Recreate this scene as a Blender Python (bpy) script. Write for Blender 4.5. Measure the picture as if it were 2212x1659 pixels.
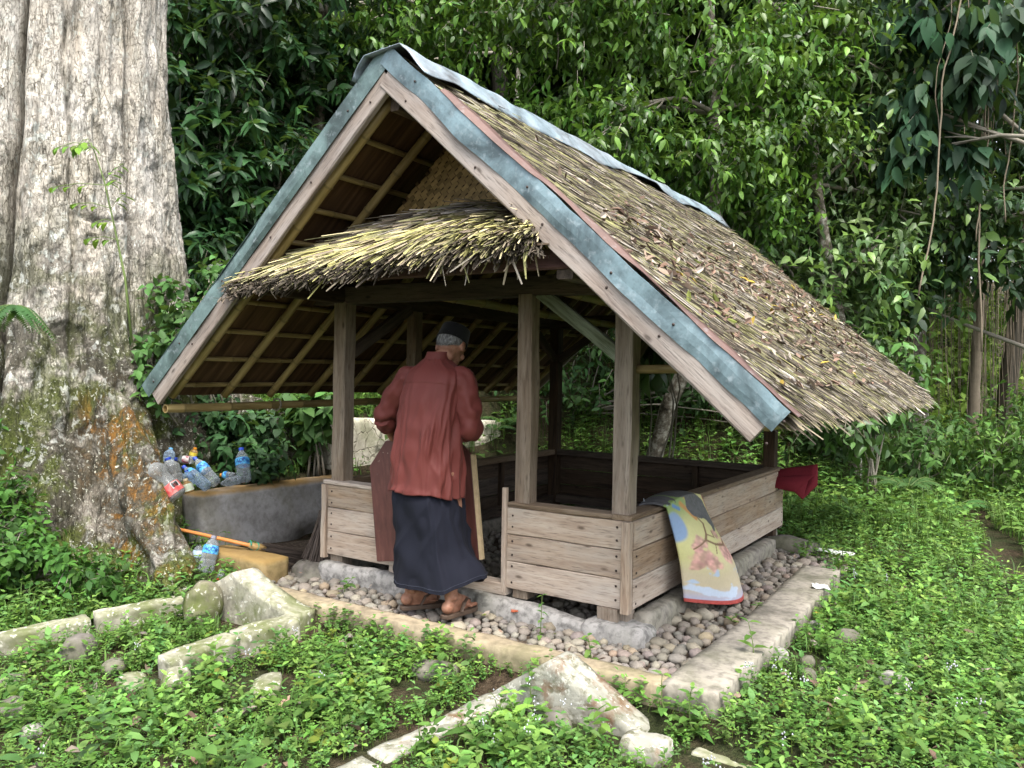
import bpy, math
import numpy as np
from mathutils import Vector, Matrix

# ------------------------------------------------------------------ camera, sky, sun, exposure
for o in list(bpy.data.objects): bpy.data.objects.remove(o)
scn = bpy.context.scene
COL = scn.collection
rng = np.random.default_rng(11)
PI = math.pi

CAM = np.array([3.9957, -3.9096, 1.2414])
FW = np.array([-0.54059326, 0.84116601, -0.01409503])
RT = np.array([0.84094307, 0.54077527, 0.01941279])
UP = np.array([-0.02395162, 0.0013587, 0.9997122])
FPX = 3196.581 / (4032 / 2212)          # focal length in units of a 2212 px wide picture

cam = bpy.data.cameras.new('camera'); camo = bpy.data.objects.new('camera', cam); COL.objects.link(camo)
camo.matrix_world = Matrix(((RT[0], UP[0], -FW[0], CAM[0]), (RT[1], UP[1], -FW[1], CAM[1]), (RT[2], UP[2], -FW[2], CAM[2]), (0, 0, 0, 1)))
cam.sensor_width = 36.0; cam.lens = 36.0 * 3196.581 / 4032; cam.clip_start = 0.05; cam.clip_end = 500
scn.camera = camo

world = bpy.data.worlds.new('World'); scn.world = world; world.use_nodes = True
wn = world.node_tree.nodes; wl = world.node_tree.links
bg = wn['Background']
sky = wn.new('ShaderNodeTexSky'); sky.sky_type = 'NISHITA'; sky.sun_disc = False
SUN_EL, SUN_AZ = math.radians(62), math.radians(128)       # azimuth clockwise from +Y
sky.sun_elevation = SUN_EL; sky.sun_rotation = SUN_AZ
sky.air_density = 1.0; sky.dust_density = 4.0; sky.ozone_density = 1.0
hz = wn.new('ShaderNodeHueSaturation'); hz.inputs['Saturation'].default_value = 0.4      # thin overcast
wl.new(sky.outputs[0], hz.inputs['Color']); wl.new(hz.outputs[0], bg.inputs[0]); bg.inputs[1].default_value = 0.15
sun = bpy.data.lights.new('sun', 'SUN'); suno = bpy.data.objects.new('sun', sun); COL.objects.link(suno)
sun.energy = 1.5; sun.angle = math.radians(28); sun.color = (1.0, 0.95, 0.86)
sd = Vector((math.sin(SUN_AZ) * math.cos(SUN_EL), math.cos(SUN_AZ) * math.cos(SUN_EL), math.sin(SUN_EL)))
suno.rotation_euler = sd.to_track_quat('Z', 'Y').to_euler(); suno.location = (6, -6, 12)
vs = scn.view_settings
vs.view_transform = 'Standard'; vs.look = 'None'; vs.gamma = 1.0; vs.use_curve_mapping = False
vs.exposure = 1.82
scn.cycles.max_bounces = 8; scn.cycles.diffuse_bounces = 4; scn.cycles.transparent_max_bounces = 16
scn.cycles.transmission_bounces = 6; scn.cycles.use_denoising = True

# ------------------------------------------------------------------ small maths
def ray(x, y): return FW + RT * ((x - 1106) / FPX) - UP * ((y - 829.5) / FPX)
def at(x, y, t): return CAM + ray(x, y) * t                    # where a measured sight line is at depth t
def on(x, y, ax, v):
    d = ray(x, y); return CAM + d * ((v - CAM[ax]) / d[ax])     # where a measured sight line meets a plane
def inview(P, mx=0.3, lo=-0.35):
    d = np.asarray(P) - CAM; z = d @ FW
    zz = np.maximum(z, 1e-3); u = (d @ RT) / zz * FPX / 1106; w = (d @ UP) / zz * FPX / 829.5
    return (z > 0.6) & (np.abs(u) < 1 + mx) & (w > -1 + lo) & (w < 1.6)
def _hash(i, j, k, seed):
    n = (i * 374761393 + j * 668265263 + k * 2147483647 + seed * 974634777) & 0xFFFFFFFF
    n = ((n ^ (n >> 13)) * 1274126177) & 0xFFFFFFFF
    return ((n ^ (n >> 16)) & 0xFFFF) / 65535.0
def vn(P, seed=0):
    P = np.asarray(P, float); I = np.floor(P).astype(np.int64); f = P - I; f = f * f * (3 - 2 * f); r = 0
    for a in (0, 1):
        for b in (0, 1):
            for c in (0, 1):
                w = (f[..., 0] if a else 1 - f[..., 0]) * (f[..., 1] if b else 1 - f[..., 1]) * (f[..., 2] if c else 1 - f[..., 2])
                r = r + w * _hash(I[..., 0] + a, I[..., 1] + b, I[..., 2] + c, seed)
    return r * 2 - 1
def fbm(P, oct=4, seed=0):
    P = np.asarray(P, float); s = 0; a = 1.0
    for o in range(oct): s = s + a * vn(P * 2 ** o, seed + o * 17); a *= .5
    return s / 1.9
def sstep(a, b, x):
    t = np.clip((np.asarray(x, float) - a) / (b - a), 0, 1); return t * t * (3 - 2 * t)
def nrm(v): v = np.asarray(v, float); return v / (np.linalg.norm(v, axis=-1, keepdims=True) + 1e-12)
def frame(d, up=(0, 0, 1)):
    d = nrm(d); s = np.cross(up, d)
    if np.linalg.norm(s) < 1e-4: s = np.cross((0, 1, 0), d)
    s = nrm(s); return d, s, np.cross(d, s)

# ------------------------------------------------------------------ objects
def mesh_np(name, V, polys, tint=None, uv=None, smooth=False):
    V = np.ascontiguousarray(V, dtype=np.float32)
    if isinstance(polys, np.ndarray): polys = [polys]
    me = bpy.data.meshes.new(name); me.vertices.add(len(V)); me.vertices.foreach_set('co', V.ravel())
    tot = np.concatenate([np.full(len(p), p.shape[1], np.int32) for p in polys])
    idx = np.concatenate([np.asarray(p, np.int32).ravel() for p in polys])
    st = np.concatenate([[0], np.cumsum(tot)[:-1]]).astype(np.int32)
    me.loops.add(len(idx)); me.loops.foreach_set('vertex_index', idx)
    me.polygons.add(len(tot)); me.polygons.foreach_set('loop_start', st); me.polygons.foreach_set('loop_total', tot)
    me.polygons.foreach_set('use_smooth', np.full(len(tot), bool(smooth)))
    if uv is not None:
        l = me.uv_layers.new(name='UVMap'); l.data.foreach_set('uv', np.asarray(uv, np.float32)[idx].ravel())
    me.update(calc_edges=True)
    if tint is not None:
        t = np.asarray(tint, np.float32)
        if t.shape[1] == 3: t = np.concatenate([t, np.ones((len(t), 1), np.float32)], 1)
        a = me.color_attributes.new('tint', 'FLOAT_COLOR', 'POINT'); a.data.foreach_set('color', t.ravel())
    me.validate()
    return me
WM = {}
def link(name, me, mat=None, parent=None, M=None, kind=None, label=None, cat=None, group=None):
    o = bpy.data.objects.new(name, me); COL.objects.link(o)
    M = Matrix.Identity(4) if M is None else Matrix(M)
    if parent is not None:
        o.parent = parent; o.matrix_parent_inverse = WM[parent.name].inverted()
    o.matrix_basis = M; WM[o.name] = M
    if mat is not None and me is not None and len(me.materials) == 0: me.materials.append(mat)
    if kind: o['kind'] = kind
    if label: o['label'] = label
    if cat: o['category'] = cat
    if group: o['group'] = group
    return o
def thing(name, loc, label, cat, group=None):
    return link(name, None, M=Matrix.Translation(Vector([float(c) for c in loc])), label=label, cat=cat, group=group)
class MB:
    """collects shapes for one mesh"""
    def __init__(s): s.V = []; s.P = {}; s.n = 0; s.T = []
    def add(s, V, polys, tint=(1, 1, 1)):
        V = np.asarray(V, float)
        if isinstance(polys, np.ndarray): polys = [polys]
        for p in polys:
            p = np.asarray(p)
            s.P.setdefault(p.shape[1], []).append(p + s.n)
        s.V.append(V); s.n += len(V)
        t = np.asarray(tint, float); s.T.append(np.broadcast_to(t, (len(V), 3)))
        return s
    def mesh(s, name, smooth=False, tint=True):
        V = np.concatenate(s.V); P = [np.concatenate(p) for p in s.P.values()]
        return mesh_np(name, V, P, tint=np.concatenate(s.T) if tint else None, smooth=smooth)
    def build(s, name, mat, parent=None, smooth=False, **k): return link(name, s.mesh(name, smooth), mat, parent, **k)
def tube(path, rad, n=8, cap=True, ell=None, up=(0, 0, 1)):
    path = np.asarray(path, float); m = len(path); rad = np.broadcast_to(np.asarray(rad, float), (m,))
    d = np.gradient(path, axis=0); d = nrm(d)
    _, s, u = frame(d[0], up); S = []
    for i in range(m):
        s = nrm(s - d[i] * (s @ d[i])); S.append(s)
    S = np.array(S); Uv = np.cross(d, S)
    a = np.arange(n) * 2 * PI / n
    e = np.ones((m, 2)) if ell is None else np.broadcast_to(np.asarray(ell, float), (m, 2))
    V = path[:, None] + rad[:, None, None] * (np.cos(a)[None, :, None] * S[:, None] * e[:, 0][:, None, None] + np.sin(a)[None, :, None] * Uv[:, None] * e[:, 1][:, None, None])
    V = V.reshape(-1, 3); i = np.arange(m - 1)[:, None] * n; j = np.arange(n)[None]
    q = np.stack([i + j, i + (j + 1) % n, i + n + (j + 1) % n, i + n + j], -1).reshape(-1, 4)
    P = [q]
    if cap:
        V = np.concatenate([V, path[:1], path[-1:]]); b = m * n; jj = np.arange(n)
        P.append(np.stack([(jj + 1) % n, jj, np.full(n, b)], -1)); P.append(np.stack([(m - 1) * n + jj, (m - 1) * n + (jj + 1) % n, np.full(n, b + 1)], -1))
    return V, P
def grid_faces(nu, nv, wrap=False):
    i = np.arange(nu - 1)[:, None]; j = np.arange(nv if wrap else nv - 1)[None]
    return np.stack([i * nv + j, i * nv + (j + 1) % nv, (i + 1) * nv + (j + 1) % nv, (i + 1) * nv + j], -1).reshape(-1, 4)
def ellipsoid(c, r, nu=14, nv=20, R=None):
    t = np.linspace(0, PI, nu)[:, None]; p = (np.arange(nv) * 2 * PI / nv)[None]
    V = np.stack([np.sin(t) * np.cos(p), np.sin(t) * np.sin(p), np.cos(t) + 0 * p], -1).reshape(-1, 3) * np.asarray(r)
    if R is not None: V = V @ np.asarray(R).T
    return V + np.asarray(c), [grid_faces(nu, nv, True)]
def beam_mesh(L, w, h, ch=.006, jit=.0015, n=4, seed=0, taper=0):
    r = np.random.default_rng(seed); y, z = w / 2, h / 2; ch = min(ch, .3 * min(w, h))
    sec = np.array([(-y + ch, -z), (y - ch, -z), (y, -z + ch), (y, z - ch), (y - ch, z), (-y + ch, z), (-y, z - ch), (-y, -z + ch)])
    xs = np.linspace(-L / 2, L / 2, n); V = np.zeros((n, 8, 3)); V[:, :, 0] = xs[:, None]
    V[:, :, 1:] = sec[None] + r.normal(0, jit, (n, 8, 2)) + r.normal(0, jit * .7, (n, 1, 2))
    P = [grid_faces(n, 8, True)[:, ::-1], np.array([[0, 1, 2, 3, 4, 5, 6, 7]])[:, ::-1] * 1, np.array([[0, 1, 2, 3, 4, 5, 6, 7]]) + (n - 1) * 8]
    P[0] = P[0][:, ::-1]
    return mesh_np('beam', V.reshape(-1, 3), P)
def xmat(p0, p1, up=(0, 0, 1), roll=0):
    p0 = np.asarray(p0, float); p1 = np.asarray(p1, float)
    d, s, u = frame(p1 - p0, up); c = (p0 + p1) / 2
    if roll: s, u = s * math.cos(roll) + u * math.sin(roll), u * math.cos(roll) - s * math.sin(roll)
    return Matrix(((d[0], s[0], u[0], c[0]), (d[1], s[1], u[1], c[1]), (d[2], s[2], u[2], c[2]), (0, 0, 0, 1)))
_bs = [0]
def beam(name, p0, p1, w, h, mat, parent, up=(0, 0, 1), roll=0, **k):
    """timber with its length along its own x axis; w across, h along up"""
    kk = {a: k.pop(a) for a in ('ch', 'jit', 'n') if a in k}
    L = float(np.linalg.norm(np.asarray(p1, float) - np.asarray(p0, float))); _bs[0] += 1
    me = beam_mesh(L, w, h, seed=_bs[0], **kk); me.name = name
    return link(name, me, mat, parent, xmat(p0, p1, up, roll), **k)

# ------------------------------------------------------------------ material helper
class NT:
    def __init__(s, name):
        s.m = bpy.data.materials.new(name); s.m.use_nodes = True; s.t = s.m.node_tree
        s.b = s.t.nodes['Principled BSDF']; s.o = s.t.nodes['Material Output']
    def n(s, ty, **k):
        nd = s.t.nodes.new(ty)
        for a, v in k.items():
            if a.startswith('i_'):
                key = a[2:]; key = int(key) if key.isdigit() else key
                s.put(nd.inputs[key], v)
            else: setattr(nd, a, v)
        return nd
    def put(s, sock, v):
        if isinstance(v, bpy.types.NodeSocket): s.t.links.new(v, sock)
        elif isinstance(v, (tuple, list)) and len(v) == 3 and sock.type == 'RGBA': sock.default_value = (*v, 1)
        else: sock.default_value = v
    def co(s, kind='Object', scale=(1, 1, 1), loc=None, rot=(0, 0, 0)):
        c = s.n('ShaderNodeTexCoord').outputs[kind]
        m = s.n('ShaderNodeMapping'); s.t.links.new(c, m.inputs[0]); m.inputs['Scale'].default_value = scale; m.inputs['Rotation'].default_value = rot
        if loc is not None: s.put(m.inputs['Location'], loc)
        return m.outputs[0]
    def noise(s, vec, scale=5, detail=4, rough=.55, dist=0, out=0):
        return s.n('ShaderNodeTexNoise', i_Vector=vec, i_Scale=scale, i_Detail=detail, i_Roughness=rough, i_Distortion=dist).outputs[out]
    def vor(s, vec, scale=5, feature='F1', out=0, rand=1):
        return s.n('ShaderNodeTexVoronoi', feature=feature, i_Vector=vec, i_Scale=scale, i_Randomness=rand).outputs[out]
    def ramp(s, fac, stops, interp='LINEAR'):
        r = s.n('ShaderNodeValToRGB', i_0=fac); r.color_ramp.interpolation = interp; e = r.color_ramp.elements
        while len(e) < len(stops): e.new(.5)
        for x, (p, c) in zip(e, stops):
            x.position = p; c = (c, c, c) if not isinstance(c, (tuple, list)) else c; x.color = (*c, 1)
        return r.outputs[0]
    def mix(s, f, a, b, mode='MIX'):
        m = s.n('ShaderNodeMix', data_type='RGBA', blend_type=mode)
        s.put(m.inputs[0], f); s.put(m.inputs[6], a); s.put(m.inputs[7], b); return m.outputs[2]
    def math(s, op, a, b=0.0, clamp=False):
        m = s.n('ShaderNodeMath', operation=op, use_clamp=clamp); s.put(m.inputs[0], a); s.put(m.inputs[1], b); return m.outputs[0]
    def attr(s, nm, out=0): return s.n('ShaderNodeAttribute', attribute_name=nm).outputs[out]
    def rand(s): return s.n('ShaderNodeObjectInfo').outputs['Random']
    def bump(s, h, st=.3, dist=.01, nrm=None):
        b = s.n('ShaderNodeBump', i_Strength=st, i_Distance=dist, i_Height=h)
        if nrm is not None: s.t.links.new(nrm, b.inputs['Normal'])
        s.t.links.new(b.outputs[0], s.b.inputs['Normal']); return b.outputs[0]
    def fin(s, col, rough=.8, spec=.3, **k):
        s.put(s.b.inputs['Base Color'], col); s.put(s.b.inputs['Roughness'], rough); s.put(s.b.inputs['Specular IOR Level'], spec)
        for a, v in k.items(): s.put(s.b.inputs[a.replace('_', ' ')], v)
        return s.m
    def sep(s, vec, i): return s.n('ShaderNodeSeparateXYZ', i_0=vec).outputs[i]

def wood(name, light, mid, dark, grey=.35, patch=(.3, .28, .25), bump=.35):
    t = NT(name); r = t.rand()
    off = t.n('ShaderNodeCombineXYZ', i_0=t.math('MULTIPLY', r, 37.0), i_1=t.math('MULTIPLY', r, 11.0), i_2=t.math('MULTIPLY', r, 23.0)).outputs[0]
    v = t.co('Object', (2.2, 26, 26), off); v2 = t.co('Object', (5, 60, 60), off); v3 = t.co('Object', (1.6, 5, 5), off)
    g = t.noise(v, 1, 5, .6, .6); f = t.noise(v2, 2.2, 3, .6); bl = t.noise(v3, 1.6, 4, .6, .3)
    c = t.ramp(g, [(.28, dark), (.5, mid), (.72, light)])
    c = t.mix(t.ramp(bl, [(.42, 0.), (.68, grey)]), c, patch)
    c = t.mix(t.math('MULTIPLY', t.ramp(f, [(.3, 1.), (.48, 0.)]), .55), c, tuple(x * .35 for x in dark))
    hsv = t.n('ShaderNodeHueSaturation', i_Color=c, i_Value=t.math('ADD', t.math('MULTIPLY', r, .5), .75), i_Saturation=t.math('ADD', t.math('MULTIPLY', r, -.5), 1.2)).outputs[0]
    kn = t.vor(t.co('Object', (3.2, 8, 8), off), 1.3); hsv = t.mix(t.ramp(kn, [(.05, .75), (.13, 0.)]), hsv, tuple(x * .3 for x in dark))
    t.bump(t.math('ADD', g, t.math('MULTIPLY', f, .6)), bump, .006)
    return t.fin(hsv, .82, .2)
def leafmat(name, gloss=.45, spec=.4, trans=.3, var=.5):
    t = NT(name); c = t.attr('tint'); r = t.noise(t.co('Object', (1, 1, 1)), 9, 3)
    c2 = t.n('ShaderNodeHueSaturation', i_Color=c, i_Value=t.math('ADD', t.math('MULTIPLY', r, var), 1 - var * .5)).outputs[0]
    t.fin(c2, gloss, spec)
    tr = t.n('ShaderNodeBsdfTranslucent', i_Color=t.mix(.5, c2, (.16, .26, .03)))
    ms = t.n('ShaderNodeMixShader', i_0=trans); t.t.links.new(t.b.outputs[0], ms.inputs[1]); t.t.links.new(tr.outputs[0], ms.inputs[2])
    t.t.links.new(ms.outputs[0], t.o.inputs[0]); return t.m
def plain(name, col, rough=.6, spec=.4, nscale=20, namp=.25, bump=0, **k):
    t = NT(name); r = t.noise(t.co('Object'), nscale, 4)
    c = t.n('ShaderNodeHueSaturation', i_Color=(*col, 1), i_Value=t.math('ADD', t.math('MULTIPLY', r, namp * 2), 1 - namp)).outputs[0]
    if bump: t.bump(r, bump, .01)
    return t.fin(c, rough, spec, **k)
def tinted(name, rough=.8, spec=.25, nscale=30, namp=.3, bump=0, sc=(1, 1, 1), **k):
    t = NT(name); r = t.noise(t.co('Object', sc), nscale, 4)
    c = t.n('ShaderNodeHueSaturation', i_Color=t.attr('tint'), i_Value=t.math('ADD', t.math('MULTIPLY', r, namp * 2), 1 - namp)).outputs[0]
    if bump: t.bump(r, bump, .01)
    return t.fin(c, rough, spec, **k)
# ------------------------------------------------------------------ materials
M_BOARD = wood('weathered_board', (.45, .365, .285), (.365, .275, .20), (.24, .165, .115), .42, (.36, .34, .305))
M_POST = wood('grey_post_wood', (.29, .23, .175), (.215, .16, .112), (.125, .088, .06), .38, (.25, .22, .18))
M_BARGE = wood('bargeboard_wood', (.40, .35, .31), (.30, .25, .215), (.18, .14, .115), .6, (.36, .33, .31))
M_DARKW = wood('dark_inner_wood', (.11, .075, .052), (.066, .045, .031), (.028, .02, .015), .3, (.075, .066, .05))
M_MOSSW = wood('lichen_brace_wood', (.28, .32, .24), (.2, .23, .16), (.08, .09, .05), .5, (.3, .34, .27))
M_MAROON = wood('maroon_beam_wood', (.13, .06, .05), (.09, .04, .035), (.04, .02, .018), .3, (.12, .09, .08))
def bamboo_mat():
    t = NT('bamboo'); r = t.rand(); v = t.co('Object', (1.2, 14, 14)); n = t.noise(v, 3, 4, .6)
    c = t.ramp(n, [(.3, (.16, .115, .04)), (.55, (.27, .205, .085)), (.75, (.34, .27, .13))])
    c = t.mix(1.0, c, t.attr('tint'), 'MULTIPLY')
    c = t.n('ShaderNodeHueSaturation', i_Color=c, i_Value=t.math('ADD', t.math('MULTIPLY', r, .4), .8)).outputs[0]
    t.bump(n, .15, .004); return t.fin(c, .45, .4)
M_BAMBOO = bamboo_mat()
def concrete(name, base, alg=(.32, .18, .04), alga=.0, dark=.5, moss=.25, crack=0.0, white=None):
    t = NT(name); v = t.co('Object')
    n1 = t.noise(v, 3.5, 6, .65); n2 = t.noise(v, 22, 5, .6); n3 = t.noise(t.co('Object', (1, 1, 1), (7, 3, 1)), 2.2, 5, .65, .4)
    lo = tuple(x * .45 for x in base); hi = tuple(min(1, x * 1.25) for x in base)
    c = t.ramp(n1, [(.3, lo), (.5, base), (.7, hi)])
    c = t.mix(t.math('MULTIPLY', t.ramp(n2, [(.35, 1.), (.55, 0.)]), dark), c, tuple(x * .3 for x in base))
    geo = t.n('ShaderNodeNewGeometry'); up = t.sep(geo.outputs['Normal'], 2)
    m = t.math('MULTIPLY', t.ramp(n3, [(.47, 0.), (.62, 1.)]), moss)
    c = t.mix(m, c, (.09, .11, .03))
    if alga:
        a = t.math('MULTIPLY', t.ramp(up, [(.3, .15), (.7, 1.)]), alga); a = t.math('MULTIPLY', a, t.ramp(n3, [(.3, .55), (.55, 1.)]))
        c = t.mix(a, c, alg)
    if white:
        c = t.mix(t.ramp(t.noise(v, 26, 5, .65, .4), [(.58, 0.), (.63, .75)]), c, white)
    h = t.math('ADD', n1, t.math('MULTIPLY', n2, .5))
    if crack:
        vv = t.n('ShaderNodeVectorMath', operation='ADD', i_0=v, i_1=t.n('ShaderNodeVectorMath', operation='SCALE', i_0=t.noise(v, 6, 3, out=1), i_Scale=.2).outputs[0]).outputs[0]
        e = t.vor(vv, crack, 'DISTANCE_TO_EDGE'); cm = t.ramp(e, [(.0, 1.), (.045, 0.)])
        c = t.mix(t.math('MULTIPLY', cm, .75), c, (.12, .10, .07)); h = t.math('SUBTRACT', h, cm)
    t.bump(h, .5, .012); return t.fin(c, .9, .2)
M_CREAM = concrete('cream_plaster', (.50, .47, .39), dark=.25, moss=.55, crack=7.0)
M_GREYW = concrete('grey_render', (.31, .315, .32), (.29, .175, .055), .9, .4, .2)
M_ORANGE = concrete('orange_stained_stone', (.24, .18, .09), (.29, .18, .06), .7, .5, .3)
M_CURBF = concrete('yellow_curb_stone', (.31, .255, .175), dark=.45, moss=.3)
M_CURBR = concrete('grey_curb_concrete', (.285, .26, .22), dark=.6, moss=.2)
M_GRAVE = concrete('lichened_grave_concrete', (.34, .325, .26), (.2, .1, .03), 0, .6, .8, white=(.5, .5, .43))
M_PLINTH = concrete('limewashed_footing', (.34, .325, .305), dark=.8, moss=.2)
M_ROCK = concrete('river_rock', (.16, .145, .13), dark=.5, moss=.3)
def pebmat():
    t = NT('pebble_stone'); r = t.rand(); v = t.co('Object'); n = t.noise(v, 3, 5, .6); n2 = t.noise(v, 60, 3)
    c = t.ramp(r, [(0, (.20, .19, .175)), (.3, (.26, .245, .225)), (.6, (.27, .245, .21)), (.85, (.22, .217, .213)), (1, (.31, .26, .19))])
    c = t.mix(1.0, c, t.attr('tint'), 'MULTIPLY')
    c = t.n('ShaderNodeHueSaturation', i_Color=c, i_Value=t.math('ADD', t.math('MULTIPLY', n, .8), .55)).outputs[0]
    c = t.mix(t.ramp(n2, [(.62, 0.), (.7, .35)]), c, (.5, .48, .45)); t.bump(n2, .15, .003); return t.fin(c, .75, .25)
M_PEB = pebmat()
def zinc(name, base, rust=.0, rustc=(.22, .085, .05)):
    t = NT(name); v = t.co('Object'); n = t.noise(v, 5, 5, .6, .5); n2 = t.noise(v, 28, 4, .6); vr = t.vor(v, 60)
    lo = tuple(x * .45 for x in base); hi = tuple(min(1, x * 1.5) for x in base)
    c = t.ramp(n, [(.36, lo), (.5, base), (.64, hi)]); c = t.mix(t.ramp(n2, [(.55, 0.), (.72, .45)]), c, (.36, .42, .45))
    c = t.mix(t.ramp(vr, [(.0, .25), (.5, 0.)]), c, lo)
    if rust: c = t.mix(t.ramp(t.noise(v, 3, 5, .7), [(.5 - rust * .3, 0.), (.55, rust)]), c, rustc)
    t.bump(n, .25, .02); return t.fin(c, t.ramp(n2, [(.3, .38), (.7, .62)]), .5, Metallic=.25)
M_ZINC = zinc('galvanised_sheet', (.135, .195, .215)); M_ZINC_OLD = zinc('greenish_galvanised_sheet', (.10, .15, .145)); M_ZRED = zinc('rusty_red_sheet', (.095, .056, .045), .8, (.095, .05, .04))
M_ZRIDGE = zinc('ridge_zinc_sheet', (.165, .215, .245), .12)
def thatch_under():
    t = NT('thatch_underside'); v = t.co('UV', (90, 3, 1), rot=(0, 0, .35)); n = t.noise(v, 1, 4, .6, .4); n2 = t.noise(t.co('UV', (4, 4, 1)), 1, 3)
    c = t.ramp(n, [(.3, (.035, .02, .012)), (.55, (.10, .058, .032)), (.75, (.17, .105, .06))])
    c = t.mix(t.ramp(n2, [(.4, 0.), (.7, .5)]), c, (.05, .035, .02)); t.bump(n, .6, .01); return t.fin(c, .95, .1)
M_TUNDER = thatch_under()
M_STRAW = tinted('straw', .75, .25, 14, .35, sc=(1, 1, 1))
M_STRIP = tinted('woven_bamboo_strip', .55, .35, 40, .3)
M_SOIL = NT('soil')
def soil():
    t = M_SOIL; v = t.co('Object'); n = t.noise(v, 1.7, 6, .65); n2 = t.noise(v, 30, 5, .65); n3 = t.noise(v, 120, 3)
    c = t.ramp(n2, [(.3, (.035, .024, .015)), (.55, (.085, .06, .038)), (.75, (.15, .11, .075))])
    c = t.mix(t.ramp(n, [(.4, 0.), (.6, .75)]), c, (.03, .05, .014)); vr = t.vor(v, 55); t.bump(t.math('ADD', t.math('ADD', n2, n3), t.math('MULTIPLY', vr, .8)), 1.0, .03); return t.fin(c, .95, .15)
M_SOIL = soil()
M_GRAVEL = NT('gravelly_soil')
def gsoil():
    t = M_GRAVEL; v = t.co('Object'); n2 = t.noise(v, 45, 5, .65); vr = t.vor(v, 90)
    c = t.ramp(n2, [(.3, (.05, .037, .027)), (.55, (.13, .10, .075)), (.75, (.22, .18, .14))]); t.bump(t.math('ADD', n2, vr), .8, .015); return t.fin(c, .95, .15)
M_GRAVEL = gsoil()
M_LEAF = leafmat('leaf_glossy', .42, .42, .28); M_LEAFD = leafmat('leaf_dull', .6, .25, .25); M_WEED = leafmat('weed_leaf', .62, .25, .38)
M_DEAD = tinted('dead_leaf', .8, .2, 25, .35)
M_TWIG = plain('grey_twig_bark', (.23, .21, .17), .85, .2, 25, .35, .3)
M_STEM = plain('green_stem', (.12, .17, .05), .6, .3)
M_VINE = plain('vine_bark', (.20, .165, .12), .85, .2, 20, .35)
M_NAIL = plain('rusty_nail', (.035, .022, .018), .6, .4)

# ------------------------------------------------------------------ ground
W, L, H = 2.2464, 3.0552, 0.48
GWX = lambda y: -1.15 + .07 * (np.asarray(y) + .1)
def gh(x, y):
    x = np.asarray(x, float); y = np.asarray(y, float)
    z = -.19 - .06 * sstep(-.6, -.8, y) - .09 * sstep(-.9, -3.2, y) + 0 * x
    z = z - .03 * sstep(2.9, 3.4, x) * sstep(-3, -1, y)
    P = np.stack([x * .9, y * .9, 0 * x], -1); z = z + .035 * vn(P, 3) * sstep(.2, 1.2, np.hypot(np.maximum(np.abs(x - 1.2) - 1.6, 0), np.maximum(np.abs(y - 1.) - 2.2, 0)) + .25)
    ter = sstep(-1.2, -1.32, x) * sstep(-.12, .1, y)                    # terrace held by the grey wall
    z = z + ter * (.44 + .12 * sstep(0, 3, y))
    z = z + sstep(-1.55, -1.75, x) * sstep(1.0, 1.5, y) * .45           # held by the cream wall
    lf = sstep(-.5, -2.2, x) * sstep(-1.8, -.6, y) * (1 - ter) * sstep(1.0, .0, y); z = z + lf * .22
    bank = sstep(4.1, 9.5, y + .35 * np.clip(-x, 0, 6)) * (1 - sstep(1.2, 2.6, x - .05 * (y - 4)))
    z = z + 2.6 * bank
    z = z + 1.2 * sstep(13, 24, y) + 6 * sstep(25, 80, np.hypot(x, y))
    return z
def ground():
    a = np.linspace(-1, 1, 230); s = np.sinh(a * 4.6) / math.sinh(4.6) * 150
    X, Y = np.meshgrid(s + 1.2, s + .8, indexing='ij')
    V = np.stack([X, Y, gh(X, Y)], -1).reshape(-1, 3)
    link('ground', mesh_np('ground', V, grid_faces(230, 230), smooth=True), M_SOIL, kind='structure')
ground()

def rough_block(name, mat, lo, hi, parent=None, seed=0, amp=.012, cuts=(8, 4, 3), fn=None, M=None, bev=.02, **k):
    """a worn masonry block: subdivided box with rounded, broken edges"""
    nx, ny, nz = cuts; lo = np.array(lo, float); hi = np.array(hi, float); mb = MB(); c = (lo + hi) / 2; hs = (hi - lo) / 2
    def face(ax, sg, na, nb):
        a, b = [i for i in range(3) if i != ax]
        A, B = np.meshgrid(np.linspace(-1, 1, na + 1), np.linspace(-1, 1, nb + 1), indexing='ij')
        V = np.zeros((A.size, 3)); V[:, a] = A.ravel(); V[:, b] = B.ravel(); V[:, ax] = sg
        f = grid_faces(na + 1, nb + 1)
        if (sg > 0) == (ax == 1): f = f[:, ::-1]
        mb.add(V, f)
    cn = [nx, ny, nz]
    for ax in range(3):
        a, b = [i for i in range(3) if i != ax]
        for sg in (-1, 1): face(ax, sg, cn[a], cn[b])
    V = np.concatenate(mb.V); V0 = V.copy()
    ab = np.abs(V) * hs; r = bev; inner = np.maximum(hs - r, hs * .2); q = np.minimum(ab, inner); dlt = ab - q; ln = np.linalg.norm(dlt, axis=1, keepdims=True)
    ab = q + dlt / np.maximum(ln, 1e-9) * np.minimum(ln, r); V = np.sign(V) * ab
    W0 = V + c; n = nrm(V / hs)
    V = W0 + n * (fbm(W0 * 7, 3, seed)[:, None] * amp + vn(W0 * 30, seed + 5)[:, None] * amp * .35)
    if fn is not None: V = fn(V)
    key = np.round(V0 * 4096).astype(np.int64); _, fi, inv = np.unique(key, axis=0, return_index=True, return_inverse=True); inv = inv.ravel()
    P = [inv[np.concatenate(p)] for p in mb.P.values()]
    me = mesh_np(name, V[fi], P, smooth=True)
    return link(name, me, mat, parent, M, **k)

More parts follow.
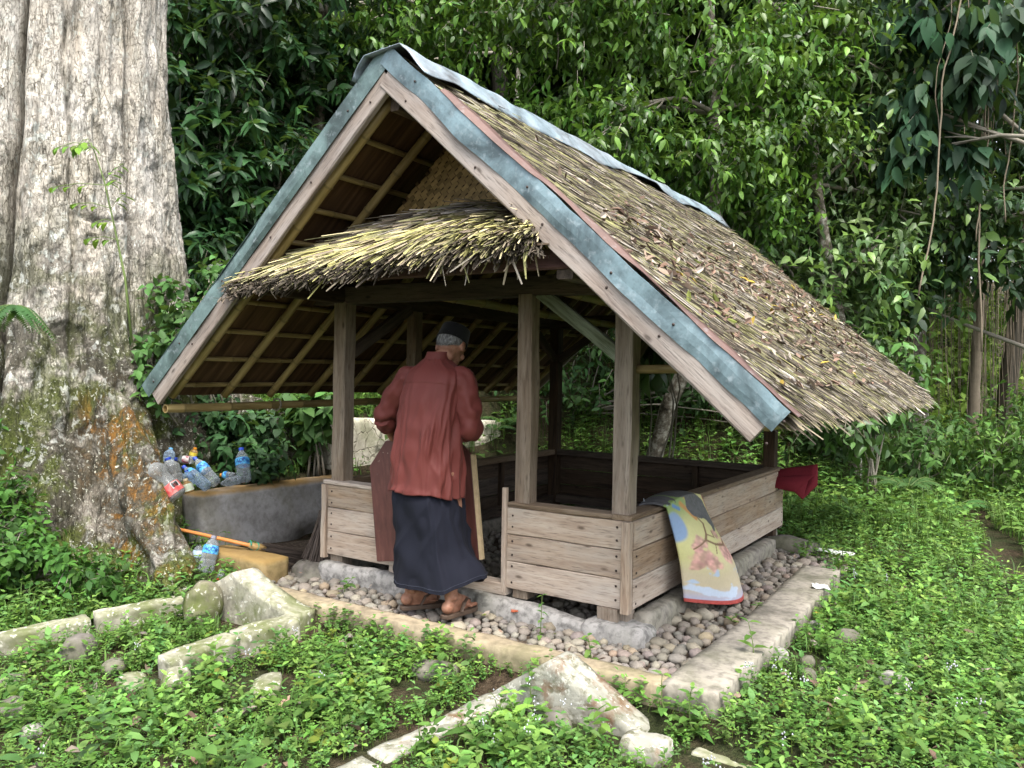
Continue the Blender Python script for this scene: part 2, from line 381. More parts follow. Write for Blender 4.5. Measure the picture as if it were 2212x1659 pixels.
# retaining walls on the left
def gwfn(V):
    V = V.copy(); t = sstep(.3, -.25, V[:, 2]); V[:, 0] += .07 * (V[:, 1] + .1) + .06 * t
    e = np.exp(-((V[:, 1] - .98) / .28) ** 2) * sstep(.02, -.2, V[:, 2]); V[:, 0] -= .14 * e * (V[:, 0] > -1.2)
    return V
rough_block('retaining_wall', M_GREYW, (-1.37, -.13, -.35), (-1.13, 1.42, .305), cuts=(4, 40, 16), fn=gwfn, seed=3, amp=.009, bev=.025,
            label='low grey rendered retaining wall with orange algae along its top', cat='wall')
rough_block('retaining_wall', M_CREAM, (-1.62, 1.46, .0), (-1.42, 4.3, .80), cuts=(4, 50, 16), seed=8, amp=.008, bev=.02, fn=lambda V: V * [1, 1, 1] + np.stack([0 * V[:, 0], 0 * V[:, 0], (V[:, 2] > .5) * (-.05 * (V[:, 1] - 1.4))], 1),
            label='cracked cream plastered wall behind the hut', cat='wall')
rough_block('stone_block', M_ORANGE, (-.78, -.40, -.28), (-.13, -.17, .0), cuts=(14, 6, 6), seed=12, amp=.012, bev=.03,
            label='orange stained stone block under the broom', cat='stone block')

# gravel bed, pebbles, kerbs
X, Y = np.meshgrid(np.linspace(-1.0, 2.80, 60), np.linspace(-.56, 3.3, 60), indexing='ij')
Zb = -.165 + .012 * vn(np.stack([X * 6, Y * 6, 0 * X], -1), 2) - .09 * sstep(-.15, -.5, X)
Zb = np.maximum(Zb, gh(X, Y) + .006)
bed = link('pebble_bed', mesh_np('pebble_bed', np.stack([X, Y, Zb], -1).reshape(-1, 3), grid_faces(60, 60), smooth=True), M_GRAVEL, kind='structure')
def bedz(x, y): return -.165 - .09 * float(sstep(-.15, -.5, x))
def ico(sub=1):
    import bmesh
    bm = bmesh.new(); bmesh.ops.create_icosphere(bm, subdivisions=sub, radius=1); bm.verts.ensure_lookup_table()
    V = np.array([v.co for v in bm.verts]); F = np.array([[v.index for v in f.verts] for f in bm.faces]); bm.free(); return V, F
ICO1 = ico(1); ICO2 = ico(2); ICO3 = ico(3)
def rock_arrays(seed, base=ICO2, amp=.22, freq=1.1):
    V, F = base; V = V * (1 + amp * fbm(V * freq + seed * 5.3, 3, seed)[:, None]); m = np.abs(V).max(); V = np.sign(V) * np.abs(V / m) ** .88 * m; return V, F
PEBM = []
for i in range(8):
    V, F = rock_arrays(i + 1, ICO1, .35, .9); r = np.random.default_rng(i); c = np.array([1, .93, .86]) * r.uniform(.75, 1.2)
    PEBM.append(mesh_np('pebble', V, F, tint=np.tile(c * r.uniform(.96, 1.04, 3), (len(V), 1)), smooth=True))
    PEBM[-1].materials.append(M_PEB)
def pebbles():
    P = []; r = np.random.default_rng(5)
    zones = [(-.15, 2.66, -.48, -.09, 1000, .021, .042), (2.3, 2.66, -.45, 2.3, 1000, .021, .046), (2.26, 2.9, 1.95, 2.75, 260, .02, .045), (-.55, -.02, -.2, .35, 110, .02, .04), (.12, 2.1, .1, 1.9, 620, .025, .045)]
    for zi, (x0, x1, y0, y1, n, r0, r1) in enumerate(zones):
        for k in range(n * 5):
            x, y, s = r.uniform(x0, x1), r.uniform(y0, y1), r.uniform(r0, r1) * (1 if r.random() > .08 else 1.35)
            if zi == 2 and x > 2.64 and y < 2.12: continue
            if all((x - a) ** 2 + (y - b) ** 2 > (.74 * (s + c)) ** 2 for a, b, c, _ in P if abs(x - a) < .12): P.append((x, y, s, zi))
            if sum(1 for p in P if p[3] == zi) >= n: break
    mb = MB(); big = []
    for x, y, s, zi in P:
        d = (np.array([x, y, -.12]) - CAM) @ FW; big.append((s / d if zi != 4 else 0, x, y, s, zi))
    big.sort(reverse=True)
    for i, (q, x, y, s, zi) in enumerate(big):
        a, b, c = r.uniform(.9, 1.25), r.uniform(.75, 1.05), r.uniform(.55, .8)
        R = Matrix.Rotation(r.uniform(0, 6.28), 4, 'Z') @ Matrix.Rotation(r.uniform(-.3, .3), 4, 'X'); k = int(r.integers(8))
        zc = bedz(x, y) + s * c * .72
        M = Matrix.Translation((x, y, zc)) @ R @ Matrix.Diagonal((s * a, s * b, s * c, 1))
        if i < 300: link('pebble', PEBM[k], None, bed, M)
        else:
            V, F = rock_arrays(k + 1, ICO1, .35, .9); A = np.array(M); t = np.array([1, .95, .88]) * r.uniform(.55, 1.3) * r.uniform(.97, 1.03, 3)
            mb.add(V @ A[:3, :3].T + A[:3, 3], F, t)
    mb.build('pebble_fill', M_PEB, bed, smooth=True, kind='stuff')
pebbles()
rough_block('kerb', M_CURBF, (-.02, -.62, -.30), (2.672, -.485, -.095), cuts=(54, 5, 5), seed=21, amp=.011, bev=.011, label='yellowish stone kerb along the front of the pebble bed', cat='kerb')
def kerbfn(V):
    V = V.copy(); V[:, 0] += .012 * np.sin(V[:, 1] * 2.2) - .008 * (V[:, 1] + .5); return V
rough_block('kerb', M_CURBR, (2.68, -.60, -.34), (2.93, 2.08, -.085), cuts=(7, 56, 6), seed=25, amp=.006, bev=.007, fn=kerbfn, label='pale concrete kerb along the right side of the pebble bed', cat='kerb')
# ------------------------------------------------------------------ the hut
hut = thing('thatched_hut', (W / 2, L / 2, -.17), 'open wooden hut with steep thatched roof and low plank walls', 'hut')
CX = W / 2; SL = .88; SA = math.atan(SL); YF, YB = -.69, 4.05
def nail(parent, p, n=(0, -1, 0)):
    global NAILM
    if 'NAILM' not in globals():
        V, F = ICO1; NAILM = mesh_np('nail', V * [.0075, .0075, .004], F, smooth=True); NAILM.materials.append(M_NAIL)
    q = Vector(n).to_track_quat('Z', 'Y').to_matrix().to_4x4()
    link('nail', NAILM, None, parent, Matrix.Translation(Vector([float(a) for a in p])) @ q)
def wall_boards(p0, p1, nout, zs, th=.024, mat=M_BOARD, nails=True, th0=None):
    p0 = np.array(p0, float); p1 = np.array(p1, float); nout = np.array(nout, float)
    for i, (a, b) in enumerate(zs):
        t = th0 if (th0 and i == len(zs) - 1) else th
        c = nout * (-th / 2 + (t - th) / 2) + np.array([0, 0, (a + b) / 2])
        o = beam('board', p0 + c, p1 + c, t, b - a - .004, mat, hut, n=7, jit=.0012, ch=.004)
        if nails:
            d = nrm(p1 - p0); Lb = np.linalg.norm(p1 - p0)
            for s in (.035, Lb - .035):
                for z in (a + .04, b - .035): nail(o, p0 + d * s + nout * (t - th + .0015) + [0, 0, z + rng.normal(0, .006)], nout)
Z3 = [(0.0, .160), (.160, .315), (.315, .47)]
# front, right of the door
wall_boards((1.472, 0, 0), (2.196, 0, 0), (0, -1, 0), Z3)
wall_boards((.035, 0, 0), (.735, 0, 0), (0, -1, 0), Z3)
beam('corner_trim', (2.222, -.004, -.012), (2.222, -.004, .47), .05, .05, M_BOARD, hut, up=(0, 1, 0))
beam('corner_trim', (.012, -.004, -.02), (.012, -.004, .47), .04, .04, M_BOARD, hut, up=(0, 1, 0))
beam('door_trim', (1.457, -.006, -.02), (1.457, -.006, .58), .028, .035, M_BOARD, hut, up=(0, 1, 0))
# right side (seen outside), left side and back (seen inside)
wall_boards((2.2464, .03, 0), (2.2464, L - .0, 0), (1, 0, 0), Z3[:2]); wall_boards((2.2464, .03, 0), (2.2464, L - .17, 0), (1, 0, 0), Z3[2:], th=.055, nails=False)
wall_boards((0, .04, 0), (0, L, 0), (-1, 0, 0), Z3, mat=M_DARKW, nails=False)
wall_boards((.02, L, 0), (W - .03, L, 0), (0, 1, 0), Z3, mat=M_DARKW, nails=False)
for p0, p1, m in [((1.472, .05, .484), (2.13, .05, .484), M_POST), ((.0, .05, .484), (.735, .05, .484), M_BOARD)]: beam('rail', p0, p1, .115, .028, m, hut)
beam('rail', (2.186, .0, .484), (2.186, L - .05, .484), .118, .028, M_POST, hut)
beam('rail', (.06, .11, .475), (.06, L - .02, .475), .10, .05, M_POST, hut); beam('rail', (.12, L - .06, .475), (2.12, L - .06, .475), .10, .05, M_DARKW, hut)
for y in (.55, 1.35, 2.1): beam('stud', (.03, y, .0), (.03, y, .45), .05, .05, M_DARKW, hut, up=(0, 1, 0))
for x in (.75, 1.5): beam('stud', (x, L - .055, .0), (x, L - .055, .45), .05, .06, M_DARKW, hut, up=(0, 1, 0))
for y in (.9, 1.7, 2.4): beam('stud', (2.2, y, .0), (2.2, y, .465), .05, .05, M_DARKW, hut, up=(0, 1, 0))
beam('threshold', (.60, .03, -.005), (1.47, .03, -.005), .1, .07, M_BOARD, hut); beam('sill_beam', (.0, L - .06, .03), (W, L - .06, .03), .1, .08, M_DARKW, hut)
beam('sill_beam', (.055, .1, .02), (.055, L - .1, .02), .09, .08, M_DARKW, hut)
# posts and wall plates
POSTS = [(.09, .075, .105, .105, -.09), (1.547, .07, .095, .095, -.05), (2.165, .075, .105, .105, -.125), (.07, .83, .08, .09, 0), (.075, L - .075, .095, .095, -.1), (2.155, L - .075, .095, .095, -.15)]
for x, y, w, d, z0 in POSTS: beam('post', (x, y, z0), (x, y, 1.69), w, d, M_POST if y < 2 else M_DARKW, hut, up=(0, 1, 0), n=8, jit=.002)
beam('post', (2.12, .03, -.13), (2.12, .03, 0), .12, .1, M_POST, hut, up=(0, 1, 0))
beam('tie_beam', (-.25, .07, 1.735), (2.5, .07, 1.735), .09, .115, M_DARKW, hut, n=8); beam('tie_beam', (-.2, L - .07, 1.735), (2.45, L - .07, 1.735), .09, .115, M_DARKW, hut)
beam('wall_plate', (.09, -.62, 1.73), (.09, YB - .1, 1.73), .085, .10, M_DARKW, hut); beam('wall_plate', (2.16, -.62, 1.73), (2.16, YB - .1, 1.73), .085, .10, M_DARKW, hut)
beam('tie_beam', (-.02, -.615, 1.775), (2.262, -.615, 1.775), .045, .095, M_MAROON, hut, label='dark maroon outer tie beam under the gable thatch')
# braces
beam('brace', (2.13, .06, 1.345), (1.63, .06, 1.70), .05, .075, M_MOSSW, hut, label='brace spotted with pale green lichen')
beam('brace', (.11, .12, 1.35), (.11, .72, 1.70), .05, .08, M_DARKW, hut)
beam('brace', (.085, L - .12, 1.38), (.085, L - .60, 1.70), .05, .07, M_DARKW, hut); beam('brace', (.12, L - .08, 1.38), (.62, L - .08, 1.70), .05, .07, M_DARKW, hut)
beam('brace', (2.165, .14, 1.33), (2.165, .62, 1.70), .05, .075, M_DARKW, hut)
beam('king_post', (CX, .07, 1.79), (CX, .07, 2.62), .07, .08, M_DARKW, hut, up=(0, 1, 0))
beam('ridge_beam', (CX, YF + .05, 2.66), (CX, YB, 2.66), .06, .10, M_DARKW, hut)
# bamboo
def bamboo(name, p0, p1, r, seed, hollow=False, node=.33):
    p0 = np.array(p0, float); p1 = np.array(p1, float); Lb = np.linalg.norm(p1 - p0); q = np.random.default_rng(seed)
    xs = [0.]; rr = [1.]; tt = [1.]; x = q.uniform(.05, node)
    while x < Lb - .03:
        for dx, k, t in ((-.012, 1, 1), (-.003, 1.10, .7), (.003, 1.12, .6), (.012, 1, .9)): xs.append(x + dx); rr.append(k); tt.append(t)
        x += node * q.uniform(.85, 1.15)
    xs.append(Lb); rr.append(1.); tt.append(1.); xs = np.array(xs)
    path = np.stack([xs - Lb / 2, .006 * np.sin(xs * 2 + seed), .005 * np.cos(xs * 1.7 + seed)], 1)
    V, P = tube(path, np.array(rr) * r, 10, cap=not hollow); T = np.repeat(np.array(tt), 10)
    mb = MB(); T = np.concatenate([T, np.ones(len(V) - len(T))]); mb.add(V, P, np.stack([T, T, T], 1))
    if hollow:
        V2, P2 = tube(np.array([[-Lb / 2, 0, 0], [-Lb / 2 + .05, 0, 0], [-Lb / 2 + .1, 0, 0]]) + path[0] * [0, 1, 1], [r * .72, r * .72, 0.001], 10, cap=False); mb.add(V2, [P2[0][:, ::-1]], (1.0, .85, .7))
        j = np.arange(10); Vr = np.concatenate([V[:10], V2[:10]]); mb.add(Vr, np.stack([j, j + 10, (j + 1) % 10 + 10, (j + 1) % 10], -1), (1.35, 1.3, 1.3))
    return link(name, mb.mesh(name, True), M_BAMBOO, hut, xmat(p0, p1))
def sp(side, s, off=0.0):
    """x,z on the roof plane: s down the slope from the ridge, off outward of the underside sheet (apex 2.80)"""
    return CX + side * (s * math.cos(SA) + off * math.sin(SA)), 2.80 - s * math.sin(SA) + off * math.cos(SA)
k = 0
for side in (-1, 1):
    for i in range(13):
        y = YF + .085 + i * .405 if side < 0 else YF + .2 + i * .405
        if y > YB - .03: continue
        a = sp(side, .05, -.052); b = sp(side, 2.60, -.052); k += 1
        bamboo('rafter', (b[0], y + rng.normal(0, .012), b[1]), (a[0], y + rng.normal(0, .012), a[1]), .029 * rng.uniform(.9, 1.1), k)
    for i in range(10):
        s = .14 + i * .265; a = sp(side, s, -.012); k += 1
        bamboo('batten', (a[0], YF + .05, a[1]), (a[0], YB, a[1] + rng.normal(0, .006)), .0165, k, node=.4)
bamboo('eave_pole', (-.80, -.655, .965), (-.80, 4.1, .962), .03, 91, hollow=True); bamboo('eave_pole', (2.98, -.2, 1.03), (2.98, 4.0, 1.03), .03, 92)
bamboo('eave_strut', (2.19, .10, 1.27), (2.66, .08, 1.275), .024, 93); bamboo('ceiling_pole', (.9, .1, 1.70), (.7, L, 1.70), .03, 94); bamboo('ceiling_pole', (1.75, .12, 1.705), (1.55, L, 1.70), .03, 95)
for y in (.28, 2.6):     # cord lashings on the eave pole
    V, P = tube([(-.80 + .04 * math.cos(a), y + .006 * math.sin(a * 2.1), .965 + .045 * math.sin(a)) for a in np.linspace(0, 4 * PI, 30)], .006, 5)
    MB().add(V, P).build('cord_lashing', M_TWIG, hut)

# roof sheets (underside of the thatch)
for side in (-1, 1):
    S, Yg = np.meshgrid(np.linspace(0, 2.66, 14), np.linspace(YF + .03, YB, 30), indexing='ij')
    x, z = sp(side, S, .004); n = vn(np.stack([S * 5, Yg * 5, 0 * S], -1), 4) * .008
    V = np.stack([x, Yg, z + n], -1).reshape(-1, 3); x2, z2 = sp(side, S, .085); V2 = np.stack([x2, Yg, z2 + n], -1).reshape(-1, 3)
    F = grid_faces(14, 30); mb = MB(); uv = np.stack([Yg.ravel() / 5, S.ravel() / 2.7], 1)
    i0 = np.arange(29); edge = [np.stack([i0, i0 + 1, i0 + 421, i0 + 420], -1), np.stack([13 * 30 + i0 + 420, 13 * 30 + i0 + 421, 13 * 30 + i0 + 1, 13 * 30 + i0], -1)]
    j0 = np.arange(13) * 30; edge += [np.stack([j0, j0 + 30, j0 + 450, j0 + 420][::-1], -1), np.stack([j0 + 29, j0 + 59, j0 + 479, j0 + 449], -1)]
    Fs = F if side > 0 else F[:, ::-1]
    link('thatch_sheet', mesh_np('thatch_sheet', np.concatenate([V, V2]), [Fs[:, ::-1], Fs + 420] + edge, uv=np.concatenate([uv, uv])), M_TUNDER, hut)

STR = np.array([(.255, .215, .15), (.18, .172, .085), (.052, .042, .031), (.34, .305, .25), (.225, .218, .095), (.165, .132, .10), (.10, .086, .06), (.27, .25, .225), (.36, .34, .13), (.42, .37, .21)])
def strands(P0, D, N, Ln, wd, lift, cidx, r, gain=1.0):
    """thin split-cane strips: start, direction, normal, length, width, tail lift"""
    n = len(P0); Sd = nrm(np.cross(D, N)); tw = r.normal(0, .5, n)[:, None]; Sd = nrm(Sd * np.cos(tw) + N * np.sin(tw))
    t = np.array([0, .5, 1.]); bend = r.normal(0, .02, (n, 1))
    C = P0[:, None] + D[:, None] * (Ln[:, None, None] * t[None, :, None]) + N[:, None] * (lift[:, None, None] * t[None, :, None] ** 1.4) + Sd[:, None] * (bend[:, :, None] * t[None, :, None] ** 2)
    wv = wd[:, None, None] * np.array([.8, 1., .55])[None, :, None]
    V = np.stack([C - Sd[:, None] * wv, C + N[:, None] * wv * .7, C + Sd[:, None] * wv], 2)        # n,3,3,3 gabled strip
    V = V.reshape(n * 9, 3); b = (np.arange(n) * 9)[:, None]
    q = np.array([[0, 1, 4, 3], [1, 2, 5, 4], [3, 4, 7, 6], [4, 5, 8, 7]])
    F = (b[:, :, None] + q[None]).reshape(-1, 4)
    T = STR[cidx] * r.uniform(.65, 1.3, (n, 1)) * gain
    return V, F, np.repeat(T, 9, 0)
def slope_thatch(side, n, seed):
    r = np.random.default_rng(seed); s = r.uniform(-.02, 2.5, n); y = r.uniform(YF + .03, YB + .02, n)
    s = np.where(r.random(n) < .12, r.uniform(2.0, 2.5, n), s)
    sk = np.radians(34 - 22 * sstep(.3, 2.4, s) + r.normal(0, 5, n)); D = np.stack([side * math.cos(SA) * np.cos(sk), np.sin(sk), -math.sin(SA) * np.cos(sk)], 1)
    Ln = r.uniform(.16, .42, n); Ln = np.minimum(Ln, np.maximum((2.72 + r.normal(0, .05, n) - s) / np.cos(sk), .08)); Ln = np.minimum(Ln, np.maximum((YB + .05 - y) / np.maximum(np.sin(sk), .05), .05))
    N = np.tile(np.array([side * math.sin(SA), 0, math.cos(SA)]), (n, 1)); x, z = sp(side, s, .088 + .022 * np.abs(vn(np.stack([s * 9, y * 4, 0 * s], 1), 9)) + r.uniform(0, .012, n))
    P0 = np.stack([x, y, z], 1); pat = fbm(np.stack([s * 1.2, y * 1.6, 0 * s], 1), 3, 5)
    pr = r.random(n) + pat * .5
    ci = np.select([pr < .10, pr < .26, pr < .38, pr < .52, pr < .72, pr < .92], [3, 0, 7, 5, 1, 4], 1); ci = np.where(r.random(n) < .52, r.choice([2, 6, 2], n), ci)
    V, F, T = strands(P0, D, N, Ln, r.uniform(.0022, .0052, n), r.uniform(.0, .018, n), ci, r)
    return link('thatch', mesh_np('thatch', V, F, tint=T), M_STRAW, hut, kind='stuff')
slope_thatch(1, 44000, 31); slope_thatch(-1, 9000, 32)
def eave_fringe():
    r = np.random.default_rng(77); n = 2600; y = r.uniform(YF + .02, YB, n); s = r.uniform(2.35, 2.66, n); lay = r.uniform(0, .085, n)
    x, z = sp(1, s, lay + .005); sk = np.radians(r.normal(9, 8, n)); dr = r.normal(-.02, .05, n)
    D = nrm(np.stack([math.cos(SA) * np.cos(sk), np.sin(sk), -math.sin(SA) * np.cos(sk) + dr], 1)); N = np.tile(np.array([math.sin(SA), 0, math.cos(SA)]), (n, 1))
    Ln = (2.61 + .10 * lay / .085 + r.normal(0, .045, n) + .03 * vn(np.stack([y * 5, 0 * y, 0 * y], 1), 2)) - s
    V, F, T = strands(np.stack([x, y, z], 1), D, N, np.maximum(Ln, .08), r.uniform(.004, .0095, n), r.uniform(-.01, .02, n), r.choice([0, 3, 4, 1, 5, 2, 2, 6], n), r, 1.1)
    link('eave_fringe', mesh_np('eave_fringe', V, F, tint=T), M_STRAW, hut, kind='stuff')
eave_fringe()
# skirt of thatch across the gable, sloping out from the woven panel
def skirt():
    r = np.random.default_rng(41); n = 13000; u = r.uniform(0, 1, n); v = r.uniform(0, .74, n); lay = r.uniform(0, 1, n)
    def P(u, v, h):
        y = -.02 - .77 * v; zt = 2.12 + .05 * np.sin(u * PI) - .06 * (1 - u) ** 2 - .05 * u ** 3; zb = 1.655 + .145 * u + .03 * np.sin(u * PI)
        z = zt + (zb - zt) * (v ** 1.25) + h; hw = (2.70 - z) / SL; x = CX + (u * 2 - 1) * (hw + .02) - .10 * (1 - u) ** 3 * v
        return np.stack([np.broadcast_to(x, z.shape), y, z], -1)
    h = .015 + .075 * lay * (1 - .2 * v) + .015 * vn(np.stack([u * 14, v * 6, 0 * u], 1), 3); P0 = P(u, v, h); P1 = P(u, np.minimum(v + .2, 1.), h); D = nrm(P1 - P0 + r.normal(0, .018, (n, 3)) + np.stack([-.02 - .07 * (1 - u), 0 * u, -.03 * (1 - u)], 1))
    N = nrm(np.stack([0 * u, -np.ones(n) * .55, np.ones(n)], 1)); Ln = np.minimum(r.uniform(.22, .42, n), (1.06 + r.normal(0, .05, n) - v) * .82)
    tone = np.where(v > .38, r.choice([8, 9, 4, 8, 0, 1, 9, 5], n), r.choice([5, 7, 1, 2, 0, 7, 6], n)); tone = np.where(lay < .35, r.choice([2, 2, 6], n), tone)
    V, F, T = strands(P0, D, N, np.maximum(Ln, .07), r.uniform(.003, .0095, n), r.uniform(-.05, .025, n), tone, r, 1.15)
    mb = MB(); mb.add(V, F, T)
    U, Vv = np.meshgrid(np.linspace(0, 1, 40), np.linspace(0, 1, 12), indexing='ij'); g = grid_faces(40, 12)
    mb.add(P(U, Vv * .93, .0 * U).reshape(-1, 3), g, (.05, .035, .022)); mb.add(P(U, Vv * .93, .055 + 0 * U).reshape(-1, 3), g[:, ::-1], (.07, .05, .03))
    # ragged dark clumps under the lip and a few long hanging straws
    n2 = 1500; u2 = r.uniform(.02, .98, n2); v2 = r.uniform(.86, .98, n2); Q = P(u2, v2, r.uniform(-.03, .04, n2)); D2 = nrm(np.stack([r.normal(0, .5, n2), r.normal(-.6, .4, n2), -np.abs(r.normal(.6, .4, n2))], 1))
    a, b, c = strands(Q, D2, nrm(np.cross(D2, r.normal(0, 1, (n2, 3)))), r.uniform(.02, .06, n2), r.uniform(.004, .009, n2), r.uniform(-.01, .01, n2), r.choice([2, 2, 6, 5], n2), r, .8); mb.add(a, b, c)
    n3 = 46; u3 = r.uniform(.7, .97, n3); Q = P(u3, r.uniform(.7, .98, n3), .03 + 0 * u3); D3 = nrm(np.stack([r.normal(-.15, .35, n3), r.normal(-.35, .3, n3), -np.abs(r.normal(.8, .3, n3))], 1))
    a, b, c = strands(Q, D3, nrm(np.cross(D3, r.normal(0, 1, (n3, 3)))), r.uniform(.1, .24, n3), r.uniform(.004, .008, n3), r.uniform(-.01, .01, n3), r.choice([0, 3, 4], n3), r, 1.2); mb.add(a, b, c)
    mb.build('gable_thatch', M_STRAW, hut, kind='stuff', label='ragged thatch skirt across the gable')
skirt()
# woven bamboo gable panel: strips laid in a twill
def weave():
    mb = MB(); r = np.random.default_rng(3); p = .026
    for i in range(6, 48):
        for j in range(-2, 86):
            x = CX - 1.15 + j * p; z = 1.79 + i * p
            if abs(x - CX) > (2.74 - z) / SL - .03: continue
            ph = (i + j * 2) % 4; hor = ph < 2; a = .026 if hor else .0125; b = .0125 if hor else .026
            tone = (.36, .25, .10) if hor else (.13, .08, .035); t = np.array(tone) * r.uniform(.55, 1.25) * (.55 + .45 * sstep(-.25, .25, fbm(np.array([[x * 2.5, z * 2.5, 0]]), 2, 6))[0])
            y = .012 + (.0 if hor else .005); V = np.array([(x - a, y, z - b), (x + a, y, z - b), (x + a, y - .004, z + b), (x - a, y - .004, z + b)])
            ang = .6; c, s = math.cos(ang), math.sin(ang); d = V - [x, 0, z]; V = np.stack([x + d[:, 0] * c - d[:, 2] * s, d[:, 1], z + d[:, 0] * s + d[:, 2] * c], 1)
            mb.add(V, np.array([[0, 1, 2, 3]]), t)
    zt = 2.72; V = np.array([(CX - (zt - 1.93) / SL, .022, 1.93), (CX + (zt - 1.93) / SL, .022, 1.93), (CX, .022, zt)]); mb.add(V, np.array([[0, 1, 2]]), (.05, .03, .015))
    mb.build('woven_panel', M_STRIP, hut, kind='stuff', label='gable panel of woven split bamboo')
weave()
# barge boards and zinc
def barge(side):
    def q(s, w): return (CX + side * s * math.cos(SA) - side * w * math.sin(SA) * 0, 0, 2.755 - s * math.sin(SA) + w)
    up = (side * math.sin(SA), 0, math.cos(SA)); a = q(-.015, 0); e = q(2.62, 0); YF_ = YF + (.003 if side < 0 else 0)
    beam('barge_board', (a[0], YF_, a[2]), (e[0], YF_, e[2]), .035, .10, M_BARGE, hut, up=up, n=9, jit=.002)
    a = q(-.03, 0); e = q(2.6, 0); beam('barge_board', (a[0], YB - .02, a[2]), (e[0], YB - .02, e[2]), .035, .10, M_BARGE, hut, up=up)
    # flashing: front plate and a strip folded over the thatch
    def sheet(name, mat, prof, s0, s1, seed, yflip=0):
        ns = 70; S = np.linspace(s0, s1, ns); V = []
        prof = np.array(prof, float)
        for s in S:
            wob = vn(np.stack([np.full(len(prof), s * 3.1), np.arange(len(prof)) * .7, np.zeros(len(prof))], 1), seed) * .011 + vn(np.array([[s * 11, 0, 0]]), seed + 1)[0] * .003
            x, z = sp(side, s, prof[:, 1] + wob * .8); V.append(np.stack([x, prof[:, 0] + wob, z], 1))
        np_ = len(prof); V = np.concatenate(V); F = grid_faces(ns, np_); F = F if side > 0 else F[:, ::-1]
        o = link(name, mesh_np(name, V, F, smooth=False), mat, hut); m = o.modifiers.new('thickness', 'SOLIDIFY'); m.thickness = .003; return o
    zm = M_ZINC if side > 0 else M_ZINC_OLD
    o = sheet('flashing', zm, [(YF - .024, .005), (YF - .027, .04), (YF - .027, .075), (YF - .022, .112)], -.06, 2.685, 5 + side)
    sheet('flashing_fold', M_ZRED if side > 0 else M_ZINC_OLD, [(YF - .022, .116), (YF + .0, .128), (YF + .045, .128), (YF + .075, .118)], .38 if side > 0 else -.05, 2.72, 15 + side)
    for s in np.arange(.25, 2.7, .48):
        x, z = sp(side, s + rng.uniform(-.1, .1), rng.uniform(.03, .08)); nail(o, (x, YF - .03, z))
        x, z = sp(side, s + rng.uniform(-.1, .1), rng.uniform(-.05, -.02)); nail(hut, (x, YF - .0185, z))
barge(1); barge(-1)
def ridge():
    ny = 90; ys = np.linspace(YF - .05, YB + .12, ny); nu = 15; us = np.linspace(-1, 1, nu); V = []
    for y in ys:
        wl_ = .20 + .03 * vn(np.array([[y * 1.3, 0, 0]]), 2)[0]; wr = .25 + .05 * vn(np.array([[y * 1.7, 5, 0]]), 3)[0] - .06 * float(sstep(1.0, 2.2, y))
        for u in us:
            side = -1 if u < 0 else 1; s = abs(u) * (wl_ if u < 0 else wr)
            lift = .172 - .045 * abs(u) + (u > 0) * abs(u) ** 2 * .02 * vn(np.array([[y * 2.2, side * 3., 0]]), 4)[0] + .008 * vn(np.array([[y * 6, u * 3, 0]]), 6)[0] + .03 * abs(u) ** 2 * sstep(1.6, 2.1, y) * sstep(2.9, 2.3, y)
            x, z = sp(side, s, lift); V.append((x, y, z + .02 * math.exp(-(u * 4) ** 2) * -1))
    o = link('ridge_cap', mesh_np('ridge_cap', np.array(V), grid_faces(ny, nu), smooth=True), M_ZRIDGE, hut, label='buckled zinc ridge sheet'); m = o.modifiers.new('thickness', 'SOLIDIFY'); m.thickness = .004
    t = MB(); V = []
    for y in np.linspace(YF + .3, YB, 60):
        for u in np.linspace(0, 1, 5):
            x, z = sp(1, .15 + u * (.16 + .03 * math.sin(y * 3)), .110 + .012 * math.sin(y * 5 + u)); V.append((x, y, z))
    o = link('ridge_felt', mesh_np('ridge_felt', np.array(V), grid_faces(60, 5), smooth=True), plain('black_roof_felt', (.02, .02, .02), .7, .3), hut); m = o.modifiers.new('thickness', 'SOLIDIFY'); m.thickness = .004
ridge()
# masonry under the hut
rough_block('footing', M_PLINTH, (.02, -.075, -.26), (1.35, .02, -.035), hut, seed=31, amp=.012, cuts=(30, 4, 5), bev=.02)
rough_block('footing', M_PLINTH, (1.3, -.085, -.26), (2.12, .02, -.04), hut, seed=33, amp=.014, cuts=(20, 4, 5), bev=.025, fn=lambda V: V - np.stack([0 * V[:, 0], 0 * V[:, 0], .05 * sstep(1.5, 2.1, V[:, 0])], 1))
rough_block('footing', M_PLINTH, (2.0, -.12, -.3), (2.36, .13, -.062), hut, seed=35, amp=.018, cuts=(12, 9, 6), bev=.05)
rough_block('footing', M_CURBR, (2.2, .1, -.26), (2.32, 2.62, -.03), hut, seed=37, amp=.014, cuts=(5, 50, 6), bev=.03)
rough_block('footing', M_CURBR, (-.05, .1, -.26), (.1, 3.1, -.03), hut, seed=38, amp=.012, cuts=(5, 40, 5), bev=.03); rough_block('footing', M_CURBR, (.1, 2.98, -.26), (2.2, 3.12, -.03), hut, seed=39, amp=.012, cuts=(40, 5, 5), bev=.03)
def rock(name, c, r, seed, label, mat=M_ROCK, amp=.45, base=ICO3, group=None, cat='stone'):
    V, F = rock_arrays(seed, base, amp); V = V * np.array(r)
    M = Matrix.Translation(Vector([float(a) for a in c])) @ Matrix.Rotation(seed * 1.3, 4, 'Z')
    return link(name, mesh_np(name, V, F, smooth=True), mat, None, M, label=label, cat=cat, group=group)
rock('foundation_stone', (-.08, .0, -.14), (.17, .13, .07), 2, 'smooth grey boulder under the left front corner of the hut')
rock('foundation_stone', (2.33, 2.93, -.15), (.24, .19, .09), 5, 'flat grey boulder under the rear corner of the plank wall')
